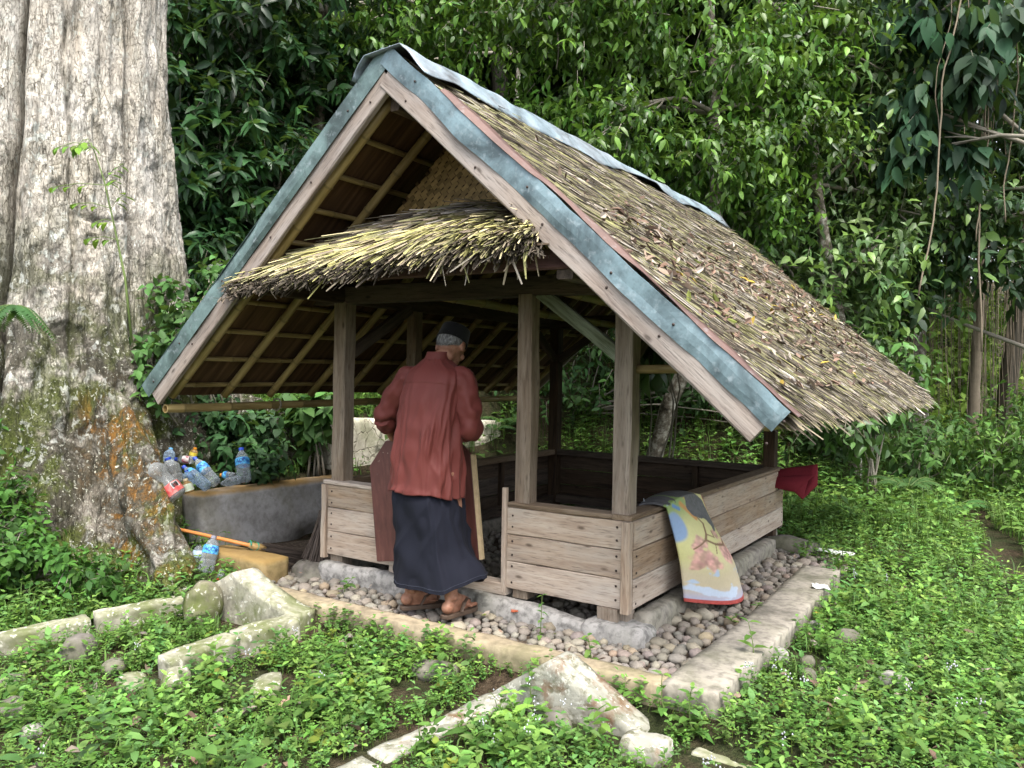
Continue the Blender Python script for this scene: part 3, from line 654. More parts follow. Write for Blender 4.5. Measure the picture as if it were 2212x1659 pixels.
# leaf litter lying on the roof
def roof_litter():
    r = np.random.default_rng(9); n = 1500; s = np.clip(r.normal(1.7, .45, n), .5, 2.55); y = r.uniform(YF + .1, YB, n)
    keep = fbm(np.stack([s * 1.1, y * 1.1, 0 * s], 1), 2, 14) + .25 * sstep(.6, 1.6, s) + r.uniform(-.2, .2, n) > .12; s, y = s[keep], y[keep]; n = len(s)
    x, z = sp(1, s, .125 + r.uniform(0, .018, n)); N0 = np.array([math.sin(SA), 0, math.cos(SA)])
    V, F, T = dead_leaves(np.stack([x, y, z], 1), N0, r, .014, .040)
    link('leaf_litter', mesh_np('leaf_litter', V, F, tint=T), M_DEAD, kind='stuff', label='dry brown leaves and twigs scattered over the thatch slope', cat='leaf litter')
DEADC = np.array([(.17, .115, .085), (.24, .18, .135), (.32, .265, .215), (.12, .078, .058), (.26, .17, .125), (.38, .33, .28), (.45, .32, .06), (.14, .16, .04)])
def dead_leaves(P, N0, r, l0, l1):
    n = len(P); Ln = r.uniform(l0, l1, n)[:, None]; N = nrm(N0 + r.normal(0, .45, (n, 3))); D = nrm(np.cross(N, r.normal(0, 1, (n, 3)))); S = np.cross(N, D)
    cu = r.uniform(-.5, .9, (n, 1)); w = r.uniform(.28, .45, (n, 1))
    K = [(-1, 0, 0), (-.3, -1, 1), (-.3, 0, .15), (-.3, 1, 1), (.45, -.8, 1), (.45, 0, .3), (.45, .8, 1), (1, 0, .8)]
    V = np.stack([P + D * Ln * a + S * Ln * w * b + N * Ln * cu * c * .6 for a, b, c in K], 1).reshape(-1, 3)
    f = np.array([[0, 2, 1], [0, 3, 2], [1, 2, 5], [1, 5, 4], [2, 3, 6], [2, 6, 5], [4, 5, 7], [5, 6, 7]]); F = ((np.arange(n) * 8)[:, None, None] + f[None]).reshape(-1, 3)
    T = DEADC[r.choice(8, n, p=[.24, .2, .14, .18, .08, .10, .03, .03])] * r.uniform(.55, 1.1, (n, 1)); return V, F, np.repeat(T, 8, 0)
roof_litter()
# ------------------------------------------------------------------ graves: peaked end slabs with low side bars
def gable_slab(name, mat, x0, x1, xp, y0, y1, zb, zs, zp, parent, seed, conc=.05):
    """peaked headstone spanning x0..x1 with a flat sloping top, concave flanks"""
    n = 40; xs = np.linspace(x0, x1, n); t = np.where(xs < xp, (xs - x0) / (xp - x0), (x1 - xs) / (x1 - xp)); top = zs + (zp - zs) * np.clip(t, 0, 1) ** (1 + conc * 8)
    top = np.minimum(top, zp - .012 * np.exp(-((xs - xp) / .04) ** 2)); ny = 7; nz = 8; V = []
    ring = [(y0, f) for f in np.linspace(0, 1, nz)] + [(y, 1) for y in np.linspace(y0, y1, ny)[1:]] + [(y1, f) for f in np.linspace(1, 0, nz)[1:]]
    for x, z in zip(xs, top):
        for y, f in ring:
            V.append((x, y, zb + (z - zb) * f))
    V = np.array(V); m = len(ring); F = grid_faces(n, m)[:, ::-1]; n_ = np.stack([0 * V[:, 0], np.sign(V[:, 1] - (y0 + y1) / 2), .5 + 0 * V[:, 0]], 1)
    V = V + nrm(n_) * (fbm(V * 8, 3, seed)[:, None] * .010 + vn(V * 35, seed)[:, None] * .003)
    caps = np.array([list(range(m))]); P = [F, caps * 1, (caps + (n - 1) * m)[:, ::-1]]
    return link(name, mesh_np(name, V, P, smooth=True), mat, parent)
def bar(name, mat, p0, p1, w, h, parent, seed, amp=.012, cuts=(26, 5, 5)):
    p0 = np.array(p0, float); p1 = np.array(p1, float); Lb = np.linalg.norm(p1 - p0)
    return rough_block(name, mat, (-Lb / 2, -w / 2, -h), (Lb / 2, w / 2, 0), parent, seed=seed, amp=amp, cuts=cuts, bev=.009, M=xmat(p0, p1))
def grave_mat():
    t = NT('stained_headstone'); v = t.co('Object'); n1 = t.noise(v, 4, 6, .65); n2 = t.noise(v, 18, 5, .65); n3 = t.noise(t.co('Object', (1, 1, 1), (3, 9, 2)), 5, 4, .6, .3)
    c = t.ramp(n1, [(.3, (.15, .15, .12)), (.5, (.26, .255, .215)), (.7, (.37, .36, .31))]); c = t.mix(t.ramp(n2, [(.36, .85), (.5, 0.)]), c, (.09, .09, .05))
    c = t.mix(t.ramp(n3, [(.56, 0.), (.65, .75)]), c, (.12, .06, .028)); c = t.mix(t.ramp(t.noise(v, 34, 5, .65, .4), [(.58, 0.), (.63, .7)]), c, (.5, .5, .44)); t.bump(t.math('ADD', n1, n2), .5, .012); return t.fin(c, .9, .2)
M_HEAD = grave_mat()
M_MOSSROCK = concrete('mossy_rock', (.17, .16, .11), (.2, .1, .03), 0, .6, .95, white=(.4, .4, .33))
g1 = thing('grave', (.15, -1.2, -.25), 'broken grave frame with a curved peaked end slab beside the tree roots', 'grave')
gable_slab('end_slab', M_GRAVE, -.28, .62, .10, -.81, -.66, -.3, -.11, .055, g1, 3, .06)
bar('side_bar', M_GRAVE, (.60, -.80, -.115), (.56, -1.16, -.125), .13, .16, g1, 4); bar('side_bar', M_GRAVE, (.55, -1.17, -.13), (.53, -1.55, -.15), .12, .16, g1, 14)
bar('side_bar', M_GRAVE, (-.21, -.80, -.125), (-.40, -1.35, -.15), .11, .12, g1, 5); bar('side_bar', M_GRAVE, (-.41, -1.38, -.16), (-.56, -1.95, -.185), .11, .12, g1, 6)
rock('head_stone', (-.03, -.93, -.14), (.12, .10, .13), 9, 'mossy upright stone inside the broken grave frame', M_MOSSROCK, .5, cat='stone')
g2 = thing('grave', (2.2, -1.2, -.3), 'low weathered grave with a rust stained triangular end slab', 'grave')
gable_slab('end_slab', M_HEAD, 1.93, 2.68, 2.27, -.86, -.70, -.42, -.235, .005, g2, 7, .0)
bar('side_bar', M_HEAD, (2.0, -.86, -.215), (1.89, -1.55, -.255), .12, .14, g2, 8); bar('side_bar', M_HEAD, (1.885, -1.57, -.26), (1.80, -2.2, -.29), .12, .14, g2, 18)
rock('rock', (2.33, -.93, -.25), (.09, .06, .07), 21, 'dark stone leaning on the rust stained grave slab', M_ROCK)
bar('concrete_slab', M_GRAVE, on(1500, 1612, 2, -.24), on(1680, 1665, 2, -.26), .13, .12, None, 11)
bpy.data.objects['concrete_slab']['label'] = 'narrow whitish slab in the weeds next to the triangular grave slab'; bpy.data.objects['concrete_slab']['category'] = 'slab'
def frag(xd, yd, r, seed, label, mat=M_GRAVE, z=-.22):
    p = on(xd, yd, 2, z); p[2] = gh(p[0], p[1]) + r[2] * .55
    return rock('rock', p, r, seed, label, mat, .3, ICO2)
frag(285, 1462, (.10, .07, .04), 31, 'bright white concrete fragment in the weeds'); frag(382, 1470, (.07, .07, .07), 32, 'pale broken concrete lump at the end of the grave bar')
frag(170, 1410, (.10, .085, .09), 33, 'round brown boulder in the weeds inside the grave', M_ROCK); frag(245, 1432, (.06, .05, .045), 34, 'small rounded grey stone beside the brown boulder', M_ROCK)
frag(20, 1450, (.07, .06, .05), 35, 'grey stone with pale top lying left of the brown boulder', M_ROCK); frag(30, 1500, (.10, .08, .05), 36, 'wide flat stone half hidden in the weeds', M_ROCK); frag(70, 1545, (.05, .04, .035), 37, 'small pale stone in front of the wide flat stone', M_PLINTH)
frag(575, 1478, (.18, .07, .035), 38, 'flat broken slab piece between the two graves'); frag(940, 1450, (.12, .07, .05), 39, 'dull brown stone sunk in soil near the yellow kerb', M_ROCK)
rough_block('concrete_chunk', M_HEAD, (2.66, -1.02, -.40), (2.84, -.86, -.185), seed=44, amp=.03, cuts=(7, 7, 7), bev=.02, label='pale lichened chunk below the triangular grave slab', cat='concrete')
for i, (x, y, r) in enumerate([(1680, 1440, .06), (1830, 1398, .07), (1745, 1450, .045), (1790, 1470, .045), (1705, 1330, .05), (1660, 1360, .045), (1930, 1490, .07), (1745, 1480, .05), (1640, 1430, .05), (1760, 1375, .05)]):
    o = frag(x, y, (r, r * .8, r * .75), 50 + i, 'rounded grey stone half sunk in weeds outside the pale kerb', M_PLINTH if i % 3 == 0 else M_ROCK); o['group'] = 'stones outside the kerb'
# bits of rubbish
def sheet_obj(name, pts, mat, label, cat, th=.002):
    o = link(name, mesh_np(name, np.array(pts, float), np.array([[0, 1, 2, 3]])), mat, label=label, cat=cat); m = o.modifiers.new('thickness', 'SOLIDIFY'); m.thickness = th; return o
M_WHITE = plain('white_plastic', (.72, .74, .72), .5, .4, 8, .12)
def crumple(name, c, s, seed, mat, label, cat):
    n = 9; A, B = np.meshgrid(np.linspace(-1, 1, n), np.linspace(-1, 1, n), indexing='ij'); P = np.stack([A * s[0], B * s[1], 0 * A], -1).reshape(-1, 3)
    P += np.stack([vn(P * 30 / s[0] * .08 + k * 9, seed) for k in range(3)], 1) * s[2]; P[:, 2] += s[2] * .9
    o = link(name, mesh_np(name, P, grid_faces(n, n)), mat, M=Matrix.Translation(Vector([float(a) for a in c])) @ Matrix.Rotation(seed, 4, 'Z'), label=label, cat=cat); m = o.modifiers.new('thickness', 'SOLIDIFY'); m.thickness = .0015; return o
crumple('plastic_sheet', on(1805, 1196, 2, -.12), (.14, .06, .012), 3, M_WHITE, 'flat strip of white plastic lying past the end of the kerb', 'litter')
crumple('paper_scrap', on(1773, 1270, 2, -.085), (.05, .05, .014), 5, M_WHITE, 'crumpled white paper scrap on the pale kerb', 'litter')
crumple('snack_wrapper', on(1120, 1322 + 0, 2, -.10), (.04, .025, .01), 7, plain('red_foil', (.35, .08, .03), .4, .5), 'crumpled red snack wrapper on the pebbles', 'litter')

# ------------------------------------------------------------------ loose things at the hut
def mat_paint(u, v, x, y):
    n = len(u); P = np.stack([u * 3, v * 5, 0 * u], 1); c = np.zeros((n, 3)); nz = fbm(P, 4, 3); nz2 = fbm(P * 2.2 + 5, 4, 8)
    yel = np.array([.60, .57, .26]); sky_ = np.array([.42, .52, .66]); lav = np.array([.42, .42, .55]); grn = np.array([.25, .36, .12]); tan = np.array([.55, .47, .32])
    c[:] = yel; f = sstep(.50, .75, v + nz * .08)[:, None]; c = c * (1 - f) + tan * f; f = sstep(.82, .98, v)[:, None]; c = c * (1 - f) + lav * f
    f = (sstep(.30, .05, v) * sstep(.75, .3, u))[:, None]; c = c * (1 - f) + grn * f
    f = (sstep(.16, .12, np.hypot((u - .02) * .8, v - .26)))[:, None]; c = c * (1 - f) + np.array([.25, .36, .55]) * f
    cl = sstep(.05, .22, nz2 + .5 * np.exp(-((v - .72) / .09) ** 2) + .45 * np.exp(-(((v - .55) / .1) ** 2 + ((u - .95) / .3) ** 2)) - .42)[:, None]; c = c * (1 - cl) + sky_ * cl
    cl = sstep(0, .15, nz2 + .5 * np.exp(-((v - .87) / .05) ** 2) - .5)[:, None]; c = c * (1 - cl) + np.array([.52, .60, .72]) * cl
    def blob(cu, cv, r, col):
        nonlocal c
        d = np.hypot((u - cu) * 1.0, (v - cv) * 1.55) + .25 * r * vn(P * 6, 11) ; f = sstep(r, r * .7, d)[:, None] * .85; sh = (.8 + .35 * vn(P * 9, 13))[:, None]; c = c * (1 - f) + np.array(col) * sh * f
    for cu, cv, r in [(.22, .56, .14), (.30, .61, .13), (.13, .63, .09), (.62, .54, .13), (.70, .57, .12), (.60, .60, .10), (.28, .43, .10), (.20, .47, .08), (.66, .40, .08), (.75, .48, .07)]: blob(cu, cv, r, (.70, .38, .33))
    def line(pts, w, col):
        nonlocal c
        pts = np.array(pts)
        for a, b in zip(pts[:-1], pts[1:]):
            d = b - a; t = np.clip(((u - a[0]) * d[0] + (v - a[1]) * d[1]) / (d @ d), 0, 1); e = np.hypot(u - a[0] - t * d[0], (v - a[1] - t * d[1]) * 1.5); f = sstep(w, w * .5, e)[:, None]; c = c * (1 - f) + np.array(col) * f
    br = (.20, .11, .05); line([(.50, .22), (.56, .30), (.46, .38), (.38, .42), (.50, .47), (.68, .50), (.8, .47)], .022, br); line([(.46, .38), (.58, .42), (.62, .37)], .012, br); line([(.38, .42), (.15, .48)], .012, br); line([(.50, .47), (.42, .54)], .01, br)
    line([(.30, .10), (.38, .16), (.47, .24)], .05, (.55, .28, .08)); line([(.12, .08), (.22, .13)], .035, (.12, .25, .5)); line([(.42, .05), (.5, .1)], .03, (.6, .42, .06))
    tear = (u > .52 + .22 * np.sin(v * 22 + 1) * .5 + .12 * vn(P * 4, 21) + .18 * sstep(.28, .0, v) * -1 + .10 * sstep(.2, .36, v)) & (v < .385 + .05 * vn(P * 3, 4)) & (u < .93 - .25 * sstep(.12, .0, v) + .08 * v)
    tear |= (v < .03 + .05 * vn(P * 5, 5) + .05 * u) & (u < .85); g = np.array([.10, .10, .105]) * (1 + .3 * vn(P * 14, 6))[:, None]; c[tear] = g[tear]
    hem = (v > .965) | (u > .975) & (v < .36); c[hem] = np.array([.40, .07, .06]) * (1 + .25 * vn(P * 20, 7)[hem])[:, None]
    return c * (.9 + .12 * nz)[:, None]
def hanging_mat():
    nu, nv = 90, 200; U, Vv = np.meshgrid(np.linspace(0, 1, nu), np.linspace(-.35, 1, nv), indexing='ij')
    Vp = np.clip(Vv, 0, 1); yl = .38 + .10 * Vp; yr = .93 + .43 * Vp ** 1.2; y = yl + (yr - yl) * U
    zt = .505 + .035 * np.sin(U * PI) ** .7; xin = 2.13; xo = 2.285
    # path: hangs inside, crosses the rail, drops outside
    a = np.clip((Vv + .12) / .17, 0, 1); x = xin + (xo - xin) * a; z = zt + .012 * np.sin(a * PI) + 0 * x
    ins = np.clip(-.12 - Vv, 0, 1); z = z - ins * 1.0; x = x - .015 * (ins > 0)
    dn = np.clip((Vv - .05) / .95, 0, 1); bl = -.035 - .06 * U - .045 * np.sin(U * PI); z = z + (bl - zt) * dn; x = x + .085 * dn ** .8 + .165 * np.sin(U * PI) ** .8 * sstep(0, .7, dn) + .012 * np.sin(U * 7 + dn * 4) * dn
    P = np.stack([x, y, z], -1).reshape(-1, 3); T = mat_paint(U.ravel(), np.clip(Vv.ravel(), 0, 1), x, y)
    o = link('printed_mat', mesh_np('printed_mat', P, grid_faces(nu, nv)[:, ::-1], tint=T, smooth=True), tinted('printed_rubber', .55, .35, 60, .1), label='torn floral printed mat with red hem draped over the plank wall', cat='mat')
    m = o.modifiers.new('thickness', 'SOLIDIFY'); m.thickness = .009; m.offset = 1
hanging_mat()
def red_cloth():
    mb = MB(); n = 14; Q = lambda x, y, d: on(x, y, 1, d)
    def patch(c, bul, seed):
        c = [np.array(q) for q in c]; U, V = np.meshgrid(np.linspace(0, 1, n), np.linspace(0, 1, n), indexing='ij'); u = U[..., None]; v = V[..., None]
        P = (c[0] * (1 - u) + c[1] * u) * (1 - v) + (c[3] * (1 - u) + c[2] * u) * v; P = P + np.array(bul) * (np.sin(u * PI) * np.sin(v * PI)); P = P.reshape(-1, 3); P += .004 * np.stack([vn(P * 12 + k * 5, seed) for k in range(3)], 1); mb.add(P, grid_faces(n, n))
    patch([Q(1628, 1022, 2.98), Q(1766, 1003, 2.98), Q(1760, 1027, 2.90), Q(1662, 1031, 2.86)], (0, 0, .03), 3)           # band over the rail corner
    patch([Q(1662, 1030, 2.855), Q(1760, 1026, 2.90), Q(1718, 1063, 2.82), Q(1668, 1053, 2.80)], (0, -.035, 0), 5)        # rolled front edge
    patch([Q(1748, 1028, 2.93), Q(1766, 1003, 2.985), Q(1766, 1049, 2.95), Q(1734, 1079, 2.86)], (.012, -.02, 0), 7); patch([Q(1748, 1028, 2.925), Q(1734, 1079, 2.855), Q(1712, 1058, 2.835), Q(1722, 1046, 2.85)], (0, -.012, 0), 9)   # hanging corner
    o = link('red_cloth', mb.mesh('red_cloth', True), plain('dark_red_felt', (.14, .018, .026), .95, .1, 120, .25, .2), label='dark red cloth draped over the rear corner of the plank wall', cat='cloth')
    m = o.modifiers.new('thickness', 'SOLIDIFY'); m.thickness = .005; m.offset = 0
red_cloth()
crumple('plastic_bag', (2.17, .46, .5), (.05, .06, .022), 9, plain('grey_film', (.32, .35, .38), .4, .5), 'crumpled grey plastic bag on the rail behind the printed mat', 'bag')

# gate panel that the man is lifting in the doorway
gate = thing('gate_panel', (.93, -.10, .05), 'maroon painted wooden gate panel with a chamfered top held in the doorway', 'gate')
GA = np.array([.60, -.125, .055]); GX = nrm(np.array([.66, .105, .085])); GZ = nrm(np.array([-.085, .0, .70])); GY = np.cross(GZ, GX)
Mg = Matrix([[GX[i], GY[i], GZ[i], GA[i]] for i in range(3)] + [[0, 0, 0, 1]])
def prism(poly, y0, y1):
    n = len(poly); V = np.array([(x, y0, z) for x, z in poly] + [(x, y1, z) for x, z in poly]); j = np.arange(n)
    return V, [np.array([list(range(n))]), np.array([list(range(n, 2 * n))[::-1]]), np.stack([(j + 1) % n, j, j + n, (j + 1) % n + n], -1)]
def scr():
    t = NT('scratched_maroon_paint'); v = t.co('Object', (14, 14, 3)); n = t.noise(v, 2, 5, .65); n2 = t.noise(t.co('Object'), 30, 5, .7); n3 = t.noise(t.co('Object', (1, 1, 1), (4, 4, 4)), 5, 4)
    c = t.ramp(n, [(.3, (.06, .022, .018)), (.55, (.10, .036, .03)), (.75, (.15, .065, .05))]); c = t.mix(t.math('MULTIPLY', t.ramp(n2, [(.66, 0.), (.74, .8)]), t.ramp(n3, [(.4, .0), (.6, 1.)])), c, (.42, .36, .28)); t.bump(n, .15, .004); return t.fin(c, .45, .45)
M_GATE = scr(); M_EDGE = plain('bare_cut_wood', (.52, .40, .24), .8, .2, 30, .3)
gw = .71
for nm, poly in [('plank', [(0, 0), (.24, .0), (.24, .74), (.13, .74), (.0, .59)]), ('plank', [(.243, 0), (.52, .0), (.52, .74), (.243, .74)]), ('plank', [(.526, .0), (gw, .0), (gw, .62), (.60, .74), (.526, .74)])]:
    V, P = prism(poly, -.014, .014); MB().add(V, P).build(nm, M_GATE, gate, M=Mg)
    o = bpy.context.scene.collection.objects[-1]; b = o.modifiers.new('bevel', 'BEVEL'); b.width = .005; b.segments = 2
V, P = prism([(gw + .0005, .002), (gw + .022, .004), (gw + .022, .615), (gw + .0005, .618)], -.0145, .0145); MB().add(V, P).build('edge_strip', M_EDGE, gate, M=Mg)
V, P = prism([(.521, .005), (.525, .005), (.525, .735), (.521, .735)], -.0125, .0125); MB().add(V, P).build('joint_strip', plain('pale_filler', (.4, .38, .35), .8, .2), gate, M=Mg)
V, P = prism([(.03, .18), (gw - .03, .18), (gw - .03, .24), (.03, .24)], .0145, .034); MB().add(V, P).build('batten', M_GATE, gate, M=Mg)

# ------------------------------------------------------------------ bottles
def clear(name, tint, op=.45):
    t = NT(name); n = t.noise(t.co('Object'), 14, 4)
    t.fin(tint, t.ramp(n, [(.3, .12), (.7, .3)]), .6, Alpha=1.0); lw = t.n('ShaderNodeLayerWeight', i_Blend=.35).outputs[1]
    tr = t.n('ShaderNodeBsdfTransparent', i_Color=(*[min(1, .75 + .3 * c) for c in tint], 1)); ms = t.n('ShaderNodeMixShader', i_0=t.math('ADD', t.math('MULTIPLY', lw, .6), op, True))
    t.t.links.new(tr.outputs[0], ms.inputs[1]); t.t.links.new(t.b.outputs[0], ms.inputs[2]); t.t.links.new(ms.outputs[0], t.o.inputs[0]); t.bump(n, .06, .01); return t.m
M_CLEAR = clear('clear_plastic', (.45, .50, .54), .14); M_CLEARB = clear('bluish_plastic', (.34, .46, .60), .18); M_MILKY = clear('milky_plastic', (.42, .44, .44), .26); M_AMBER = clear('amber_glass', (.35, .22, .08), .6)
def capm(n, c): return plain(n, c, .4, .45, 10, .08)
CAPS = dict(blue=capm('blue_cap', (.02, .06, .42)), lblue=capm('light_blue_cap', (.12, .35, .62)), red=capm('red_cap', (.55, .07, .04)), orange=capm('orange_cap', (.70, .27, .02)), cream=capm('cream_cap', (.62, .52, .32)), grey=capm('grey_cap', (.2, .2, .25)))
def labm(name, c1, c2, sc=6):
    t = NT(name); n = t.noise(t.co('Object', (1, 1, 1)), sc * 6, 3, .5, .6); return t.fin(t.ramp(n, [(.4, c1), (.55, c2)]), .45, .4)
LABS = dict(aqua=labm('blue_water_label', (.02, .10, .38), (.10, .42, .72)), red=labm('red_drink_label', (.45, .05, .05), (.58, .16, .14), 3), green=labm('pale_green_label', (.42, .50, .36), (.55, .60, .48)), white=labm('white_maroon_label', (.6, .58, .56), (.30, .06, .10), 3), yellow=labm('yellow_label', (.65, .50, .04), (.70, .58, .10)), lb=labm('pale_blue_label', (.35, .5, .65), (.5, .6, .7)))
M_INK = plain('dark_blue_print', (.01, .02, .16), .5, .3, 5, .05); M_INKW = plain('white_print', (.75, .75, .75), .5, .3, 5, .05); M_INKB = plain('black_print', (.02, .02, .02), .5, .3, 5, .05)
PROF = {'water': [(.0, .0), (.03, .85), (.07, 1), (.12, .95), (.16, 1), (.21, .95), (.26, 1), (.33, .98), (.36, .9), (.40, .98), (.64, 1), (.68, .97), (.80, .72), (.88, .42), (.915, .32), (.93, .32)],
        'cola': [(.0, .0), (.02, .7), (.05, .95), (.10, 1), (.22, 1), (.30, .97), (.45, .82), (.55, .80), (.64, .95), (.70, 1), (.76, .98), (.85, .7), (.90, .4), (.92, .28), (.94, .28)],
        'small': [(.0, .0), (.02, .9), (.08, 1), (.55, 1), (.65, .9), (.76, .5), (.82, .42), (.86, .42)]}
def text_mesh(s, size):
    cu = bpy.data.curves.new('t', 'FONT'); cu.body = s; cu.size = size; cu.align_x = 'CENTER'; cu.align_y = 'CENTER'; o = bpy.data.objects.new('t', cu); COL.objects.link(o)
    dg = bpy.context.evaluated_depsgraph_get(); me = bpy.data.meshes.new_from_object(o.evaluated_get(dg)); V = np.array([v.co for v in me.vertices]); P = [list(p.vertices) for p in me.polygons]
    bpy.data.objects.remove(o); bpy.data.curves.remove(cu); bpy.data.meshes.remove(me); return V, P
AQ = text_mesh('AQUA', 1.0)
def bottle(base, top, wd, kind, body, cap, lab=None, band=(.42, .62), label='', txt=False, group=None, crush=0, seed=0, face=None):
    base = np.array(base, float); top = np.array(top, float); d = top - base; Lb = float(np.linalg.norm(d)); r = wd / 2
    zax = nrm(d); xa = nrm(CAM - base) if face is None else nrm(face); xa = nrm(xa - zax * (xa @ zax)); ya = np.cross(zax, xa)
    M = Matrix([[xa[i], ya[i], zax[i], base[i]] for i in range(3)] + [[0, 0, 0, 1]])
    root = link('plastic_bottle' if body is not M_AMBER else 'glass_bottle', None, M=M, label=label, cat='bottle', group=group)
    pf = np.array(PROF[kind]); n = 20; a = np.arange(n) * 2 * PI / n
    zz = np.interp(np.linspace(0, len(pf) - 1, 3 * len(pf)), np.arange(len(pf)), pf[:, 0]); rr = np.interp(np.linspace(0, len(pf) - 1, 3 * len(pf)), np.arange(len(pf)), pf[:, 1])
    def lathe(zs, rs):
        V = np.stack([rs[:, None] * np.cos(a) * r, rs[:, None] * np.sin(a) * r, (zs * Lb)[:, None] + 0 * a], -1).reshape(-1, 3)
        if crush: V = V * (1 + crush * vn(V * 22 + seed, seed)[:, None] * [1, 1, 0])
        return V
    link('body', mesh_np('body', lathe(zz, rr), grid_faces(len(zz), n, True), smooth=True), body, root, M)
    cz = np.array([pf[-1, 0] - .01, pf[-1, 0] - .01, 1.0, 1.0]); rn = pf[-1, 1] * 1.12; cr = np.array([0, rn, rn, 0])
    if cap: link('cap', mesh_np('cap', lathe(cz, cr), grid_faces(4, n, True)), CAPS[cap], root, M)
    if lab:
        zs = np.linspace(band[0], band[1], 5); rs = np.interp(zs, pf[:, 0], pf[:, 1]) + .03; lo = link('label', mesh_np('label', lathe(zs, rs), grid_faces(5, n, True), smooth=True), LABS[lab], root, M)
        def wrap(V, zc, rad): an = V[:, 0] / rad; return np.stack([rad * np.cos(an), rad * np.sin(an), V[:, 1] + zc], 1)
        rad = r * 1.07; zc = (band[0] + band[1]) / 2 * Lb
        if txt:
            V, P = AQ; s = r * .62; W_ = wrap(V * s * [1, 1.15, 1], zc, rad); me = bpy.data.meshes.new('lettering'); me.from_pydata([tuple(x) for x in W_], [], P); link('lettering', me, M_INK, lo, M)
        if lab == 'red':
            mb = MB(); bw = np.array([(-1, -1), (1, -1), (1, 1), (-1, 1)], float)
            mb2 = MB(); mb2.add(wrap(np.c_[bw * [r * .42, r * .32] + [r * .55, r * .18], np.zeros(4)], zc, rad), np.array([[0, 1, 2, 3]])); mb2.build('barcode_field', M_INKW, lo, M=M)
            for i, w in enumerate([.03, .05, .02, .04, .03, .06, .03]): mb.add(wrap(np.c_[bw * [r * w, r * .26] + [r * (.22 + i * .11), r * .2], np.zeros(4)], zc, rad * 1.01), np.array([[0, 1, 2, 3]]))
            mb.build('barcode', M_INKB, lo, M=M)
    return root
px = lambda w, t: w * t / FPX
def bt(c, b, w, t, *a, **k):
    tb = k.pop('tb', t); bottle(at(b[0], b[1], tb), at(c[0], c[1], t), px(w, t), *a, **k)
B = 'empty bottles dumped behind the grey wall'
bt((322, 996), (387, 1075), 42, 5.62, 'cola', M_MILKY, 'red', 'red', (.10, .34), 'large cloudy bottle with red cap and red barcode label against the root', group=B)
bt((361.6, 989), (381, 1046), 38, 5.85, 'water', M_MILKY, 'blue', None, label='wide ribbed cloudy bottle with dark blue cap next to the red label bottle', group=B)
bt((369.5, 968), (361, 1004), 24, 6.1, 'water', M_CLEARB, 'lblue', None, label='small upright bottle with light blue cap behind the cloudy bottles', group=B, tb=6.05)
bt((377, 992), (419, 994), 17, 6.35, 'small', M_CLEAR, 'blue', 'white', (.2, .55), 'bottle on its side with white and maroon label', group=B)
bt((422, 967), (416, 986), 17, 6.42, 'small', M_AMBER, 'orange', 'yellow', (.05, .5), 'yellow bottle with an orange cap at the back of the heap', group=B)
bt((420, 989), (468, 1046), 25, 6.2, 'water', M_CLEAR, 'blue', 'aqua', (.50, .72), 'tilted clear water bottle with wide blue label and blue cap', txt=True, group=B, tb=6.1)
bt((396, 1008), (450, 1054), 25, 6.08, 'water', M_CLEARB, 'blue', 'aqua', (.66, .78), 'leaning bluish bottle with narrow blue band near its shoulder', group=B, tb=6.0)
bt((402, 1016), (411, 1050), 24, 5.88, 'water', M_CLEARB, 'blue', None, label='short bluish bottle with dark blue cap behind the green label bottle', group=B)
bt((400, 1034), (410, 1064), 22, 5.75, 'small', M_AMBER, 'cream', 'green', (.12, .62), 'small amber bottle with cream cap and pale green label', group=B)
bt((521, 968), (528, 1042), 30, 6.25, 'water', M_CLEAR, 'blue', 'aqua', (.48, .68), 'upright clear water bottle with blue AQUA label by the leaves', txt=True, group=B, tb=6.15)
bt((474, 1046), (520, 1036), 19, 6.12, 'water', M_CLEAR, None, None, label='crushed clear bottle lying along the orange wall top', group=B, crush=.3, seed=4)
bt((476, 1026), (508, 1029), 19, 6.25, 'water', M_CLEAR, 'orange', 'aqua', (.55, .8), 'crushed bottle with blue label beside the upright water bottle', group=B, crush=.35, seed=7)
B2 = 'empty bottles at the foot of the tree'
bt((462.8, 1157), (443, 1238), 33, 5.42, 'water', M_CLEAR, 'grey', 'aqua', (.52, .74), 'clear bottle with blue AQUA label standing at the tree root below the broom', txt=True, group=B2, tb=5.35)
bt((430, 1174), (427, 1228), 25, 5.55, 'water', M_CLEAR, None, 'lb', (.5, .75), 'bottle with pale blue label behind the standing AQUA bottle', group=B2)
bt((470, 1254), (482, 1233), 14, 5.2, 'small', M_CLEAR, 'red', None, label='small bottle with red cap lying behind the curved grave slab', group=B2, tb=5.3)
